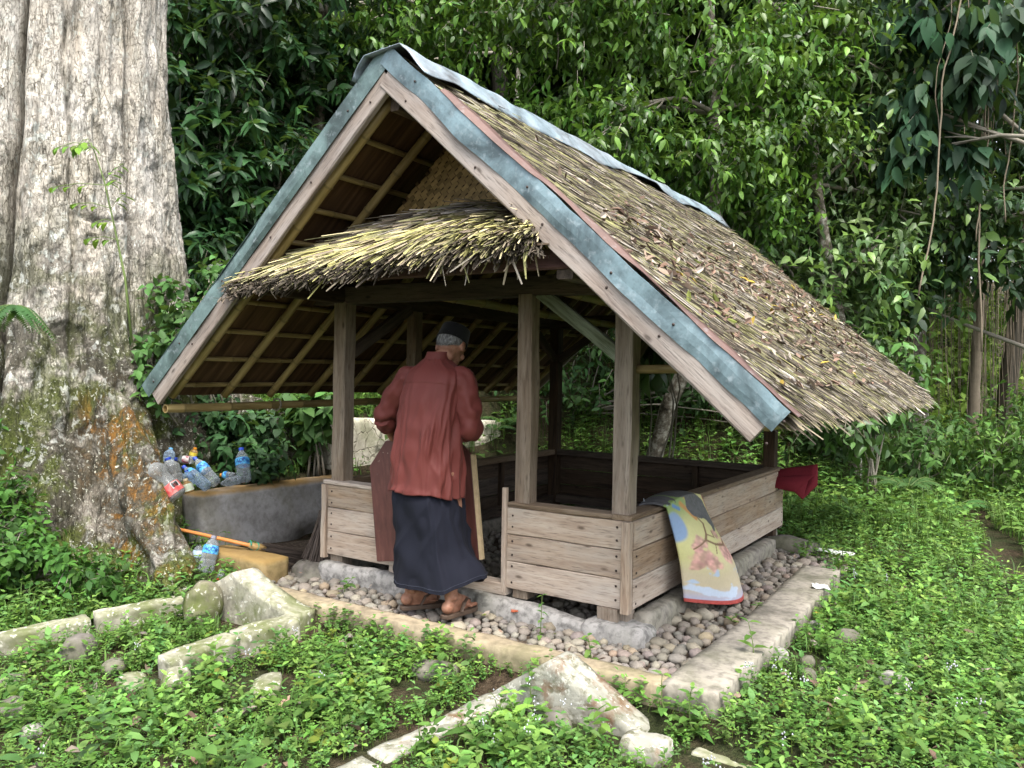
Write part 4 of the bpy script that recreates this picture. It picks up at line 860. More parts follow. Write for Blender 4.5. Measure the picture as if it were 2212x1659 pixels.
# ------------------------------------------------------------------ brooms
def broom(name, hand, tip, fan, label, seed, hr=.013):
    hand = [np.array(h, float) for h in hand]; tip = np.array(tip, float); root = thing(name, hand[-1], label, 'broom'); r = np.random.default_rng(seed)
    if len(hand) > 1:
        V, P = tube(np.linspace(hand[0], hand[1], 5), hr, 10); MB().add(V, P).build('handle', plain('orange_handle', (.52, .21, .06), .5, .4, 30, .2), root, smooth=True)
    h = hand[-1]; d = nrm(tip - h); V, P = tube([h - d * .01, h + d * .05, h + d * .11], [.02, .034, .036], 12, ell=(1, .8)); MB().add(V, P).build('binding', plain('bamboo_ring', (.33, .22, .09), .6, .3, 60, .35, .3), root, smooth=True)
    if len(hand) > 1:
        V, P = tube([h + d * x + nrm(np.array([math.cos(a), 0, math.sin(a)])) * .03 for a, x in zip(np.linspace(0, 12, 40), np.linspace(-.015, .10, 40))], .005, 5); MB().add(V, P).build('cord', plain('green_cord', (.02, .22, .15), .6, .3), root)
    mb = MB(); Lb = np.linalg.norm(tip - h) - .1
    for i in range(330):
        s = h + d * .1 + r.normal(0, .014, 3); q = nrm(d + r.normal(0, 1, 3) * fan); e = s + q * Lb * r.uniform(.75, 1.05)
        e[2] = max(e[2], gh(e[0], e[1]) + .02 + .0 * i); V, P = tube([s, (s + e) / 2 + [0, 0, -.004], e], [.0032, .0026, .0016], 3, cap=False); mb.add(V, P, np.array([.06, .046, .038]) * r.uniform(.5, 1.5))
    mb.build('bristle_bundle', tinted('palm_rib_bristle', .7, .3, 30, .2), root, kind='stuff')
hb = on(540, 1178, 2, .035)
broom('broom', [at(366, 1139, 5.72), hb], on(655, 1206, 2, -.12), (.07, .07, .04), 'palm rib broom with an orange handle lying across the stone block', 3)
broom('broom', [(-.055, .10, .36)], (-.13, .0, -.13), (.10, .06, .02), 'palm rib broom head leaning upright behind the hut corner', 5)
# ------------------------------------------------------------------ the man (faces +y, bent over the gate)
man = thing('person', (1.17, -.28, -.105), 'person in rust red shirt, dark sarong and black cap bending over the gate panel', 'person')
def skin_mat():
    t = NT('brown_skin'); v = t.co('Object'); n = t.noise(v, 25, 4, .6); n2 = t.noise(v, 120, 3)
    c = t.ramp(n, [(.3, (.19, .085, .05)), (.55, (.28, .14, .09)), (.75, (.36, .19, .13))]); t.bump(t.math('ADD', n, n2), .25, .004); return t.fin(c, .55, .35, Subsurface_Weight=.05)
M_SKIN = skin_mat()
HEADC = np.array([1.150, -.140, 1.390]); HY = math.radians(9); HP = math.radians(36)      # turn and downward nod
Rh = np.array((Matrix.Rotation(HY, 3, 'Z') @ Matrix.Rotation(-HP, 3, 'X')))
SHL, SHR = np.array([.925, -.235, 1.225]), np.array([1.29, -.225, 1.22]); ELL, ELR = np.array([.75, -.235, .965]), np.array([1.345, -.20, .925])
gp = lambda x, z, y=0: GA + GX * x + GZ * z + GY * y
WRL, WRR = gp(.20, .79, -.075), gp(.57, .80, -.075)
HIP = np.array([1.12, -.29, .70])
HEL, TOL = np.array([1.035, -.405, -.08]), np.array([1.155, -.205, -.08]); HER, TOR = np.array([1.335, -.405, -.08]), np.array([1.345, -.165, -.08])
def body():
    mb = MB(); T = lambda p, r, n=14, **k: mb.add(*tube(p, r, n, **k))
    head = lambda *p: HEADC + Rh @ np.array(p)
    mb.add(*ellipsoid(HEADC + Rh @ [0, -.005, .015], (.076, .097, .100), R=Rh)); mb.add(*ellipsoid(head(0, .035, -.055), (.056, .062, .070), R=Rh))
    mb.add(*ellipsoid(head(0, .100, -.015), (.013, .022, .026), R=Rh)); mb.add(*ellipsoid(head(0, .085, .035), (.05, .02, .014), R=Rh)); mb.add(*ellipsoid(head(0, .088, -.062), (.024, .012, .009), R=Rh)); mb.add(*ellipsoid(head(0, .083, -.105), (.024, .02, .018), R=Rh))
    for s in (-1, 1):
        mb.add(*ellipsoid(head(s * .082, -.006, -.012), (.010, .021, .034), R=Rh)); mb.add(*ellipsoid(head(s * .03, .088, .012), (.013, .010, .009), R=Rh)); mb.add(*ellipsoid(head(s * .045, .07, -.03), (.022, .02, .02), R=Rh))
    T([(1.12, -.235, 1.24), (1.125, -.215, 1.31), head(0, -.015, -.08), head(0, 0, -.02)], [.075, .056, .054, .06])
    T([(1.12, -.29, .62), HIP, (1.125, -.285, .85), (1.13, -.27, 1.0), (1.13, -.255, 1.15), (1.135, -.24, 1.25), (1.14, -.225, 1.29)], [.11, .125, .115, .12, .13, .088, .05], 20, ell=(1, .70), up=(0, 1, 0))
    for s, sh, el, wr in ((-1, SHL, ELL, WRL), (1, SHR, ELR, WRR)):
        T([sh - (0, 0, .025), sh * .5 + el * .5, el, el * .55 + wr * .45, wr], [.044, .044, .038, .035, .027])
        # hand gripping the top edge of the gate: palm on the near face, fingers over the top
        top = gp(.20 if s < 0 else .57, .74); k0 = nrm(top - wr); palm = wr * .35 + (gp(.20 if s < 0 else .57, .755, -.03)) * .65
        T([wr, palm, palm + GY * .02 + GZ * .012], [.027, .036, .034], 12, ell=(1.15, .6), up=tuple(GX))
        for i, (o, ln) in enumerate([(-.033, .85), (-.011, 1.), (.011, .95), (.033, .75)]):
            b = palm + GX * o * 1.05 + GZ * .01; T([b, b + GY * .022 + GZ * .022, b + GY * (.058 * ln) + GZ * .006, b + GY * (.056 * ln) - GZ * (.03 * ln)], [.0105, .0098, .009, .0075], 8)
        b = palm - GX * s * .035; T([b, b - GX * s * .018 - GZ * .018, b - GX * s * .012 - GZ * .045 + GY * .005], [.0115, .0105, .0085], 8)
    for he, to, kx in ((HEL, TOL, 1.04), (HER, TOR, 1.24)):
        d = nrm(to - he); sd = np.cross(d, (0, 0, 1)); an = he + d * .055 + (0, 0, .085)
        T([(kx, -.29, .68), (kx + (an[0] - kx) * .35, -.265, .36), an * .45 + np.array([kx + (an[0] - kx) * .4, -.28, .30]) * .55, an + (0, 0, .05), an - (0, 0, .01)], [.085, .062, .058, .036, .037])
        mb.add(*ellipsoid(he + d * .03 + (0, 0, .034), (.034, .040, .036))); T([an + (0, 0, .01), he + d * .10 + (0, 0, .058), he + d * .16 + (0, 0, .036), he + d * .205 + (0, 0, .022)], [.036, .036, .033, .026], 14, ell=(1.15, .8), up=tuple(sd))
        T([he + d * .03 + (0, 0, .022), he + d * .12 + (0, 0, .016), he + d * .2 + (0, 0, .014)], [.028, .034, .03], 14, ell=(1, .55), up=tuple(sd))
        for s in (-1, 1): mb.add(*ellipsoid(an + sd * s * .03 + (0, 0, .0), (.014, .016, .016)))
        inn = 1 if he is HEL else -1
        for i in range(5):
            o = (-.034 + .0165 * i) * inn * -1; ln = [.046, .036, .034, .030, .024][i]; r0 = [.0125, .0088, .0085, .008, .0075][i]; b = he + d * (.198 - .008 * max(i - 1, 0)) + sd * o * -1 + (0, 0, .014)
            T([b - d * .02, b + d * ln * .55 + (0, 0, .004), b + d * ln - (0, 0, .003)], [r0, r0, r0 * .85], 8)
    o = mb.build('body', M_SKIN, man, smooth=True)
    m = o.modifiers.new('weld', 'REMESH'); m.mode = 'VOXEL'; m.voxel_size = .006; m.use_smooth_shade = True; s = o.modifiers.new('soft', 'SMOOTH'); s.factor = .5; s.iterations = 3
body()
def cloth_mat(name, c, rough, sc=400, sheen=.3):
    t = NT(name); v = t.co('Object'); n = t.noise(v, 6, 4); w = t.noise(v, sc, 2)
    cc = t.n('ShaderNodeHueSaturation', i_Color=(*c, 1), i_Value=t.math('ADD', t.math('MULTIPLY', n, .35), .82)).outputs[0]; t.bump(w, .12, .002); return t.fin(cc, rough, .25, Sheen_Weight=sheen)
M_SHIRT = cloth_mat('rust_red_cotton', (.118, .027, .022), .62, 400, .03); M_SARONG = cloth_mat('navy_cotton', (.0075, .0085, .016), .9, 500, 0.0); M_VELVET = cloth_mat('black_velvet', (.006, .006, .007), .95, 300, .1)
def loft(rings, n, fn=None, zcount=90):
    R = np.array(rings, float); z = np.linspace(0, 1, zcount); t = np.linspace(0, 1, len(R))
    def sm(col):      # smooth interpolation through the ring values
        y = R[:, col]; m = np.gradient(y, t); i = np.clip(np.searchsorted(t, z) - 1, 0, len(t) - 2); h = t[i + 1] - t[i]; s = (z - t[i]) / h
        return (2 * s ** 3 - 3 * s ** 2 + 1) * y[i] + (s ** 3 - 2 * s ** 2 + s) * h * m[i] + (-2 * s ** 3 + 3 * s ** 2) * y[i + 1] + (s ** 3 - s ** 2) * h * m[i + 1]
    c = [sm(k) for k in range(5)]; a = np.arange(n) * 2 * PI / n; ca, sa = np.cos(a), np.sin(a); e = 2 / 2.5
    X = c[0][:, None] + c[3][:, None] * np.sign(ca) * np.abs(ca) ** e; Y = c[1][:, None] + c[4][:, None] * np.sign(sa) * np.abs(sa) ** e; Z = c[2][:, None] + 0 * X
    N = np.stack([np.broadcast_to(ca, X.shape), np.broadcast_to(sa, X.shape), 0 * X], -1); A = np.broadcast_to(a, X.shape)
    V = np.stack([X, Y, Z], -1)
    if fn is not None: V = fn(V, N, A, c[2])
    return V.reshape(-1, 3), grid_faces(zcount, n, True)
def shirt():
    mb = MB(); n = 150
    rings = [(1.125, -.318, .545, .222, .165), (1.123, -.308, .66, .212, .16), (1.122, -.30, .80, .202, .155), (1.124, -.286, .95, .198, .152), (1.124, -.268, 1.08, .196, .150), (1.128, -.252, 1.17, .198, .138), (1.128, -.24, 1.235, .182, .116), (1.12, -.228, 1.285, .112, .088), (1.118, -.222, 1.315, .073, .072)]
    def fn(V, N, A, z):
        Z = V[..., 2]; back = sstep(0, -1, N[..., 1]); q = np.stack([A * 2.2, Z * 1.1, 0 * Z], -1)
        fold = .0065 * np.sin(A * 10 + 5 * vn(q, 3) + Z * 2) * sstep(1.17, .95, Z) * sstep(.5, .8, Z + .25) * (.35 + .65 * back)
        fold += .013 * vn(np.stack([A * 4.2 + Z * 1.5, Z * 2.4, 0 * Z], -1), 5) * sstep(1.2, .9, Z) + .010 * vn(np.stack([A * 9 - Z * 6, Z * 5, 0 * Z], -1), 9) * sstep(1.2, 1.0, Z)
        fold += .007 * vn(np.stack([A * 5 + Z * 9, Z * 9 - A * 3, 0 * Z], -1), 14)
        rg = lambda a, b, s_: (1 - np.abs(vn(np.stack([a, b, 0 * a], -1), s_))) ** 5          # sharp crease ridges
        fold += .012 * rg(A * 2.0 + .6 * Z, Z * 1.6 + A * .4, 31) * sstep(1.2, 1.0, Z) + .010 * rg(A * 1.3 - Z * 4, Z * 5 + A * 1.5, 33) * sstep(.95, .65, Z) - .008
        yoke = .005 * sstep(1.163, 1.168, Z + .012 * np.cos((A + PI / 2) * 1.5)) * back
        V = V + N * (fold + yoke)[..., None]
        V[..., 2] -= .022 * sstep(.62, .545, Z) * np.sin(A * 1 + .3) * 1 - .0; V[..., 2] += .006 * np.sin(A * 5) * sstep(.6, .545, Z)
        slit = np.exp(-((A - 5.75) / .05) ** 2) * sstep(.66, .56, Z); V = V - N * (.03 * slit)[..., None]
        return V
    V, F = loft(rings, n, fn, 130); mb.add(V, F)
    # collar
    cr = [(1.118, -.222, 1.305, .074, .073), (1.121, -.216, 1.33, .069, .069), (1.124, -.210, 1.352, .068, .067)]
    V, F = loft(cr, 60, lambda V, N, A, z: V + np.stack([0 * A, 0 * A, -.016 * sstep(-.3, 1, N[..., 1]) * 1.0], -1) + N * .003, 10); mb.add(V, F)
    for s, sh, el, wr in ((-1, SHL, ELL, WRL), (1, SHR, ELR, WRR)):
        inn = np.array([1.122 + s * .12, -.245, 1.19]); cuff = el * .38 + wr * .62 if s < 0 else el * .30 + wr * .70
        key = np.array([inn, sh + (s * .004, 0, -.022), sh * .5 + el * .5 + (s * .006, -.006, 0), el + (s * .004, -.012, .004), el * .7 + cuff * .3 + (0, -.006, -.018), cuff]); kr = np.array([.062, .073, .073, .068, .064, .056])
        tt = np.linspace(0, 5, 70); path = np.stack([np.interp(tt, np.arange(6), key[:, k]) for k in range(3)], 1)
        for _ in range(6): path[1:-1] = (path[:-2] + path[2:] + path[1:-1] * 2) / 4
        rad = np.interp(tt, np.arange(6), kr); V, P = tube(path, rad, 40, cap=False); T_ = np.repeat(tt, 40); A = np.tile(np.arange(40) * 2 * PI / 40, 70); C = np.repeat(path, 40, 0); Nn = nrm(V - C)
        w = .010 * np.sin(T_ * 7 + np.cos(A) * 2 + 3 * vn(np.stack([T_, np.cos(A), np.sin(A)], 1), 4)) * np.exp(-((T_ - 3.1) / 1.0) ** 2) + .010 * vn(np.stack([T_ * 1.4, np.cos(A) * 1.8, np.sin(A) * 1.8], 1), 6 + s) + .006 * vn(np.stack([T_ * 4, np.cos(A) * 3, np.sin(A) * 3], 1), 8)
        mb.add(V + Nn * w[:, None], P)
    o = mb.build('shirt', M_SHIRT, man, smooth=True, label='rust red long sleeved shirt'); m = o.modifiers.new('thickness', 'SOLIDIFY'); m.thickness = .004; m.offset = -1
shirt()
def sarong():
    rings = [(1.185, -.277, .050, .240, .180), (1.178, -.282, .11, .230, .176), (1.160, -.292, .24, .208, .168), (1.145, -.30, .40, .198, .158), (1.128, -.305, .53, .188, .150), (1.122, -.30, .64, .155, .118), (1.122, -.295, .74, .135, .10)]
    def fn(V, N, A, z):
        Z = V[..., 2]; q = np.stack([np.cos(A) * 1.5, np.sin(A) * 1.5, Z * 1.2], -1)
        f = .012 * vn(np.stack([A * 2.4 + Z * 5, Z * 6 - A * .9, 0 * Z], -1), 3) + .010 * np.abs(vn(np.stack([A * 3 + Z * 3, Z * 9 - A * 2.5, 0 * Z], -1), 7)) + .02 * vn(q * 1.4, 5) * sstep(.6, .1, Z)
        ridge_ = .018 * np.exp(-((A - 5.35 - .25 * (Z - .2)) / .07) ** 2) * sstep(.6, .2, Z)
        V = V + N * (f + ridge_)[..., None]
        rg = lambda a, b, s_: (1 - np.abs(vn(np.stack([a, b, 0 * a], -1), s_))) ** 5
        V = V + N * (.012 * rg(A * 1.1 + Z * 2.2, Z * 4.2 - A * 1.1, 41) * sstep(.62, .5, Z) + .012 * rg(A * 1.8, Z * 1.0 + A * .3, 43))[..., None]
        right = sstep(.3, 1, N[..., 0]) ; low = sstep(.30, .05, Z); V[..., 0] += .055 * right * low; V[..., 2] += (.075 * right ** 1.5 + .02 * sstep(0, 1, -N[..., 0]) - .015) * low
        V[..., 2] += .006 * np.sin(A * 4 + 1) * low; return V
    V, F = loft(rings, 170, fn, 130); o = MB().add(V, F).build('sarong', M_SARONG, man, smooth=True, label='dark navy ankle length sarong'); m = o.modifiers.new('thickness', 'SOLIDIFY'); m.thickness = .004; m.offset = -1
    hem = V[:170] * 1.0; hem = hem + np.array([0, 0, .022]) + nrm((hem - hem.mean(0)) * [1, 1, 0]) * .0015; Vt, P = tube(np.concatenate([hem, hem[:1]]), .0011, 4, cap=False); MB().add(Vt, P).build('hem_stitching', plain('pale_thread', (.06, .065, .09), .9, .1), man)
sarong()
def headwear():
    a = np.arange(48) * 2 * PI / 48; V = []
    for z, k in [(.018, 1.03), (.022, 1.05), (.065, 1.0), (.092, .97), (.112, .955), (.117, .93), (.116, .85), (.112, .4), (.112, .01)]:
        for t in a: V.append((.083 * k * math.cos(t), .105 * k * math.sin(t) - .008, z + .022 * math.sin(t)))
    V = np.array(V) @ Rh.T + HEADC; link('cap', mesh_np('cap', V, grid_faces(9, 48, True), smooth=True), M_VELVET, man, label='black velvet brimless cap')
    mb = MB(); n, m = 60, 90; t = np.linspace(0, 1, n)[:, None]; ph = np.linspace(-2.95, -.19, m)[None]           # back of the head, ear to ear
    el = np.radians(18 - 62 * t * (1 - .42 * np.abs(np.cos(ph)) ** 3)); r = 1.045 + .02 * vn(np.stack([ph * 22 + 0 * t, t * 5 + 0 * ph, 0 * (t + ph)], -1), 3) + .02 * np.sin(t * PI); r = r - .05 * sstep(.8, 1., t)
    V = np.stack([.077 * r * np.cos(el) * np.cos(ph), .099 * r * np.cos(el) * np.sin(ph) - .005, .101 * r * np.sin(el) + .015], -1).reshape(-1, 3) @ Rh.T + HEADC; mb.add(V, grid_faces(n, m)[:, ::-1])
    rr = np.random.default_rng(3); k = 900; p2 = rr.uniform(-2.9, -.24, k); tt = rr.uniform(.1, .95, k); e2 = np.radians(18 - 62 * tt * (1 - .42 * np.abs(np.cos(p2)) ** 3)); D0 = np.stack([np.cos(e2) * np.cos(p2), np.cos(e2) * np.sin(p2), np.sin(e2)], 1)
    P0 = D0 * [.080, .103, .105] + [0, -.005, .015]; P1 = P0 + D0 * .005 + np.stack([rr.normal(0, .004, k), rr.normal(0, .004, k), -rr.uniform(.01, .022, k)], 1); S = nrm(np.cross(P1 - P0, D0)) * .0008
    V = np.stack([P0 - S, P0 + S, P1], 1).reshape(-1, 3) @ Rh.T + HEADC; mb.add(V, np.arange(3 * k).reshape(-1, 3), (1.5, 1.5, 1.5))
    t_ = NT('grey_hair'); nz = t_.noise(t_.co('Object', (1, 1, .25)), 140, 3); t_.put(t_.b.inputs['Base Color'], t_.ramp(nz, [(.35, (.05, .05, .05)), (.55, (.20, .20, .20)), (.7, (.38, .38, .37))])); t_.b.inputs['Roughness'].default_value = .6; t_.bump(nz, .5, .003)
    mb.build('hair', t_.m, man, smooth=True, label='short grey hair below the cap')
headwear()
def sandal(he, to):
    d = nrm(to - he); s = np.cross(d, (0, 0, 1)); out = [(-.012, 0), (-.005, .024), (.04, .034), (.10, .034), (.17, .046), (.22, .047), (.255, .036), (.268, .012), (.268, -.012), (.255, -.036), (.22, -.045), (.17, -.042), (.10, -.032), (.04, -.034), (-.005, -.024)]
    n = len(out); V = []
    for z, k in ((-.105, .97), (-.10, 1), (-.086, 1), (-.082, .96)):
        for a, b in out: V.append(he * [1, 1, 0] + d * (.128 + (a - .128) * k) + s * b * k + np.array([0, 0, z]))
    mb = MB(); mb.add(np.array(V), [grid_faces(4, n, True), np.array([list(range(n))]), np.array([list(range(3 * n, 4 * n))[::-1]])]); b = he * [1, 1, 0]
    for sg in (-1, 1):
        V, P = tube([b + d * .10 + s * sg * .038 + [0, 0, -.08], b + d * .125 + s * sg * .038 + [0, 0, -.035], b + d * .165 + s * sg * .02 + [0, 0, -.022], b + d * .205 + s * .006 + [0, 0, -.035], b + d * .215 + s * .006 + [0, 0, -.075]], [.008, .009, .010, .008, .005], 8, ell=(1.5, .6)); mb.add(V, P)
    mb.build('sandal', plain('brown_rubber', (.075, .05, .035), .6, .35, 30, .3), man, label='worn brown thong sandal')
sandal(HEL, TOL); sandal(HER, TOR)
# ------------------------------------------------------------------ the big buttressed tree
TC = np.array([-2.76, -.41])
def bark_mat():
    t = NT('lichened_bark'); v = t.co('Object'); st = t.co('Object', (1, 1, .35)); up = t.sep(t.co('Object'), 2)
    n1 = t.noise(st, 4, 6, .65, .4); n2 = t.noise(st, 16, 6, .7, .3); n3 = t.noise(v, 2.4, 5, .65, .3); n4 = t.noise(t.co('Object', (1, 1, 1), (9, 2, 4)), 3.2, 5, .7, .5); n5 = t.noise(st, 45, 4, .7)
    c = t.ramp(n1, [(.25, (.36, .315, .255)), (.42, (.54, .495, .425)), (.58, (.62, .585, .525)), (.75, (.66, .64, .61))])
    fl = t.vor(t.co('Object', (1, 1, .5)), 16, 'DISTANCE_TO_EDGE'); c = t.mix(t.ramp(n2, [(.28, .8), (.39, 0.)]), c, (.09, .07, .052)); fs = t.noise(t.co('Object', (1, 1, .11)), 13, 5, .6, .5); fi = t.math('ABSOLUTE', t.math('SUBTRACT', fs, .5)); fis = t.math('MULTIPLY', t.ramp(fi, [(.0, 1.), (.016, 0.)]), t.ramp(n3, [(.42, .15), (.6, 1.)])); c = t.mix(t.math('MULTIPLY', fis, .55), c, (.10, .08, .06)); f2 = t.noise(t.co('Object', (1, 1, .4)), 30, 4, .6, .6); fi2 = t.ramp(t.math('ABSOLUTE', t.math('SUBTRACT', f2, .5)), [(.0, .6), (.02, 0.)]); c = t.mix(fi2, c, (.16, .125, .095)); c = t.mix(t.math('MULTIPLY', t.ramp(fl, [(.0, 1.), (.05, 0.)]), t.ramp(n3, [(.4, .2), (.6, .8)])), c, (.09, .07, .05))
    low = t.ramp(up, [(.0, 1.), (.52, .55), (1., .08)])           # z is remapped below
    zr = t.n('ShaderNodeMapRange', i_0=up, i_1=-.3, i_2=3.6, i_3=1.0, i_4=0.0).outputs[0]; low = zr
    c = t.mix(t.math('MULTIPLY', t.ramp(low, [(.50, 0.), (.74, .95)]), t.ramp(n1, [(.38, 1.), (.66, .6)])), c, (.095, .08, .058))
    dk = t.math('MULTIPLY', t.ramp(n4, [(.40, 0.), (.50, 1.)]), t.ramp(low, [(.25, .2), (.62, .97)])); c = t.mix(dk, c, (.055, .05, .035))
    ms = t.math('MULTIPLY', t.ramp(n3, [(.46, 0.), (.55, 1.)]), t.ramp(low, [(.3, .12), (.75, .85)])); c = t.mix(ms, c, (.075, .095, .018))
    og = t.attr('tint'); c = t.mix(t.math('MULTIPLY', t.math('MULTIPLY', t.sep(og, 0), t.ramp(n2, [(.42, 0.), (.56, .95)])), t.ramp(n4, [(.46, 0.), (.56, .85)])), c, (.22, .10, .016))
    lv = t.noise(t.co('Object', (1, 1, .8), (2, 7, 5)), 14, 5, .62, .4); lw = t.math('MULTIPLY', t.ramp(lv, [(.57, 0.), (.61, 1.)]), t.ramp(t.noise(v, 2.0, 4, .6), [(.40, .1), (.56, 1.)])); c = t.mix(t.math('MULTIPLY', lw, t.ramp(low, [(.5, .9), (.8, .45)])), c, (.56, .58, .53))
    l2 = t.math('MULTIPLY', t.ramp(t.noise(v, 38, 4, .65, .3), [(.60, 0.), (.64, 1.)]), t.ramp(low, [(.35, .0), (.6, .9)])); c = t.mix(l2, c, (.46, .46, .38))
    c = t.mix(t.sep(og, 1), c, (.022, .018, .014))
    t.bump(t.math('SUBTRACT', t.math('ADD', t.math('ADD', n1, n2), t.math('MULTIPLY', n5, .5)), t.math('ADD', t.math('MULTIPLY', fis, .7), t.math('MULTIPLY', fi2, .4))), 1.0, .035); return t.fin(c, .9, .2)
M_BARK = bark_mat()
tree = thing('buttress_tree', (TC[0], TC[1], -.1), 'huge old tree with pale lichened trunk and flaring buttress roots', 'tree')
def trunk():
    nz, nt = 300, 640; zz = np.concatenate([np.linspace(-.4, 3.2, 230), np.linspace(3.2, 9, 71)[1:]]); nz = len(zz); th = np.sort(np.concatenate([np.arange(560) * 2 * PI / 560] + [math.radians(a) % (2 * PI) + np.linspace(-.062, .062, 34) for a in (9, -41)])); nt = len(th); Z, T = np.meshgrid(zz, th, indexing='ij')
    def ang(a, b): return (a - b + PI) % (2 * PI) - PI
    zp = np.maximum(Z, -.4); R = .85 + .48 * np.exp(-np.maximum(zp, 0) / 1.35) - .012 * zp
    lobes = [(-6, .72, .13, .62), (-38, .45, .17, .55), (-74, .65, .16, .5), (-112, .7, .16, .6), (28, .25, .14, .55), (62, .50, .30, 1.15), (115, .8, .2, .6), (165, .8, .2, .6), (210, .8, .2, .6)]
    for deg, A, w, h in lobes:
        d = ang(T, math.radians(deg) + .05 * np.sin(zp * 2.5)); ww = w * (1 + .55 * np.clip(zp, 0, 3)); hh = np.exp(-np.maximum(zp, -.05) / h) * 1.0 + .10 * np.exp(-np.maximum(zp, 0) / 2.5); R = R + A * hh * np.exp(-np.abs(d / ww) ** 1.6)
    R = R + (.05 * np.sin(T * 23 + 3 * vn(np.stack([T * 3, zp * 1.2, 0 * zp], -1), 6)) + .05 * np.abs(np.sin(T * 11 + 2.2 * vn(np.stack([T * 2, zp * 1.5, 0 * zp], -1), 9)))) * (sstep(2.0, .3, zp))      # fluted foot
    for deg, dp, w in [(9, .26, .013), (9, .06, .05), (-41, .22, .018), (-41, .10, .06), (-62, .12, .04), (48, .10, .03), (-20, .07, .02)]:
        d = ang(T, math.radians(deg) + .035 * np.sin(zp * 1.3 + deg) + .012 * np.sin(zp * 7)); g = np.exp(-(d / w) ** 2) * sstep(.5, 1.1, zp); R = R - dp * g
    rid = np.exp(-(ang(T, math.radians(-33) + .03 * np.sin(zp * 2)) / .03) ** 2) * sstep(.9, 1.5, zp) * sstep(3.4, 2.6, zp); R = R + .05 * rid
    X = TC[0] + R * np.cos(T); Y = TC[1] + R * np.sin(T); P = np.stack([X, Y, Z], -1)
    q = P * [1, 1, .35]; disp = .055 * fbm(q * 2.4, 3, 2) + .02 * np.abs(fbm(q * 7, 3, 8)) + .006 * vn(P * [1, 1, .5] * 28, 4) + .003 * vn(P * 55, 6)
    fl = vn(np.stack([T * 14, Z * 3.0, 0 * Z], -1), 12); disp += .022 * sstep(.08, .16, fl) - .012 * sstep(-.05, -.15, fl); f3 = vn(np.stack([T * 30 + 2 * vn(np.stack([T * 9, Z * 4, 0 * Z], -1), 3), Z * 7, 0 * Z], -1), 22); disp += .010 * sstep(.1, .18, f3) - .008 * sstep(-.12, -.2, f3)
    gr = np.exp(-((Z - 2.32 - .03 * np.sin(T * 9)) / .02) ** 2) * sstep(.35, .1, np.abs(ang(T, math.radians(-4))) ) ; disp -= .03 * gr
    N = np.stack([np.cos(T), np.sin(T), 0 * T], -1); P = P + N * disp[..., None]
    og = sstep(.25, .05, np.abs(ang(T, math.radians(-7)))) * sstep(1.25, .8, Z) * sstep(-.35, -.1, Z) + .5 * sstep(.2, .0, np.abs(ang(T, math.radians(-30)))) * sstep(1.0, .6, Z) * 0
    crack = np.zeros_like(og)
    for deg, w in [(9, .011), (-41, .014)]:
        d = ang(T, math.radians(deg) + .035 * np.sin(Z * 1.3 + deg) + .012 * np.sin(Z * 7)); crack = np.maximum(crack, np.exp(-(d / w) ** 2) * sstep(.5, 1.0, Z))
    tint = np.stack([np.clip(og, 0, 1), np.clip(gr * .8, 0, 1) * 0, 0 * og], -1).reshape(-1, 3)
    link('trunk', mesh_np('trunk', P.reshape(-1, 3), grid_faces(nz, nt, True), tint=tint, smooth=True), M_BARK, tree)
trunk()
def broot(name, pts, rad, hgt, seed, og=0.0):
    """a separate snaking root, tall and thin in section"""
    pts = np.array(pts, float); t = np.linspace(0, len(pts) - 1, 40); path = np.stack([np.interp(t, np.arange(len(pts)), pts[:, k]) for k in range(3)], 1)
    for _ in range(3): path[1:-1] = (path[:-2] + 2 * path[1:-1] + path[2:]) / 4
    rr = np.interp(t, np.arange(len(pts)), rad); el = np.interp(t, np.arange(len(pts)), hgt); V, P = tube(path, rr, 44, ell=np.stack([np.ones(40), el], 1)); C = np.concatenate([np.repeat(path, 44, 0), path[:1], path[-1:]]); A = np.concatenate([np.tile(np.arange(44) * 2 * PI / 44, 40), [0, 0]]); q_ = np.concatenate([np.repeat(t, 44), [0, 0]]); V = V + nrm(V - C) * (np.concatenate([np.repeat(rr, 44), [0, 0]]) * .22 * np.sin(A * 5 + 2.5 * vn(np.stack([q_ * 1.5, np.cos(A), np.sin(A)], 1), seed)))[:, None]
    V = V + nrm(V - C) * (.07 * fbm(V * [7, 7, 4], 4, seed) + .03 * np.abs(vn(V * [16, 16, 5], seed + 2)) + .010 * vn(V * 30, seed))[:, None]; return link(name, mesh_np(name, V, P, tint=np.tile([og, 0, 0], (len(V), 1)), smooth=True), M_BARK, tree)
broot('buttress_root', [(-1.9, -.45, .75), (-1.35, -.5, .35), (-.95, -.62, .05), (-.66, -.72, -.10), (-.40, -.76, -.34)], [.20, .16, .11, .085, .05], [2.2, 2.1, 1.8, 1.3, .9], 3, .9)
broot('buttress_root', [(-1.95, -.62, .55), (-1.5, -.78, .05), (-1.2, -.90, -.12), (-.95, -.98, -.34)], [.2, .13, .09, .05], [2.0, 1.7, 1.3, 1], 5, .2)
broot('buttress_root', [(-2.2, .1, 1.0), (-1.95, .7, .75), (-1.72, 1.25, .55), (-1.62, 1.5, .35)], [.2, .17, .14, .08], [1.8, 1.7, 1.5, 1.2], 7, 0)
broot('buttress_root', [(-2.4, -1.1, .6), (-2.3, -1.5, .2), (-2.1, -1.8, -.02), (-2.0, -2.0, -.2)], [.22, .17, .13, .06], [1.5, 1.4, 1.2, 1], 9, 0)
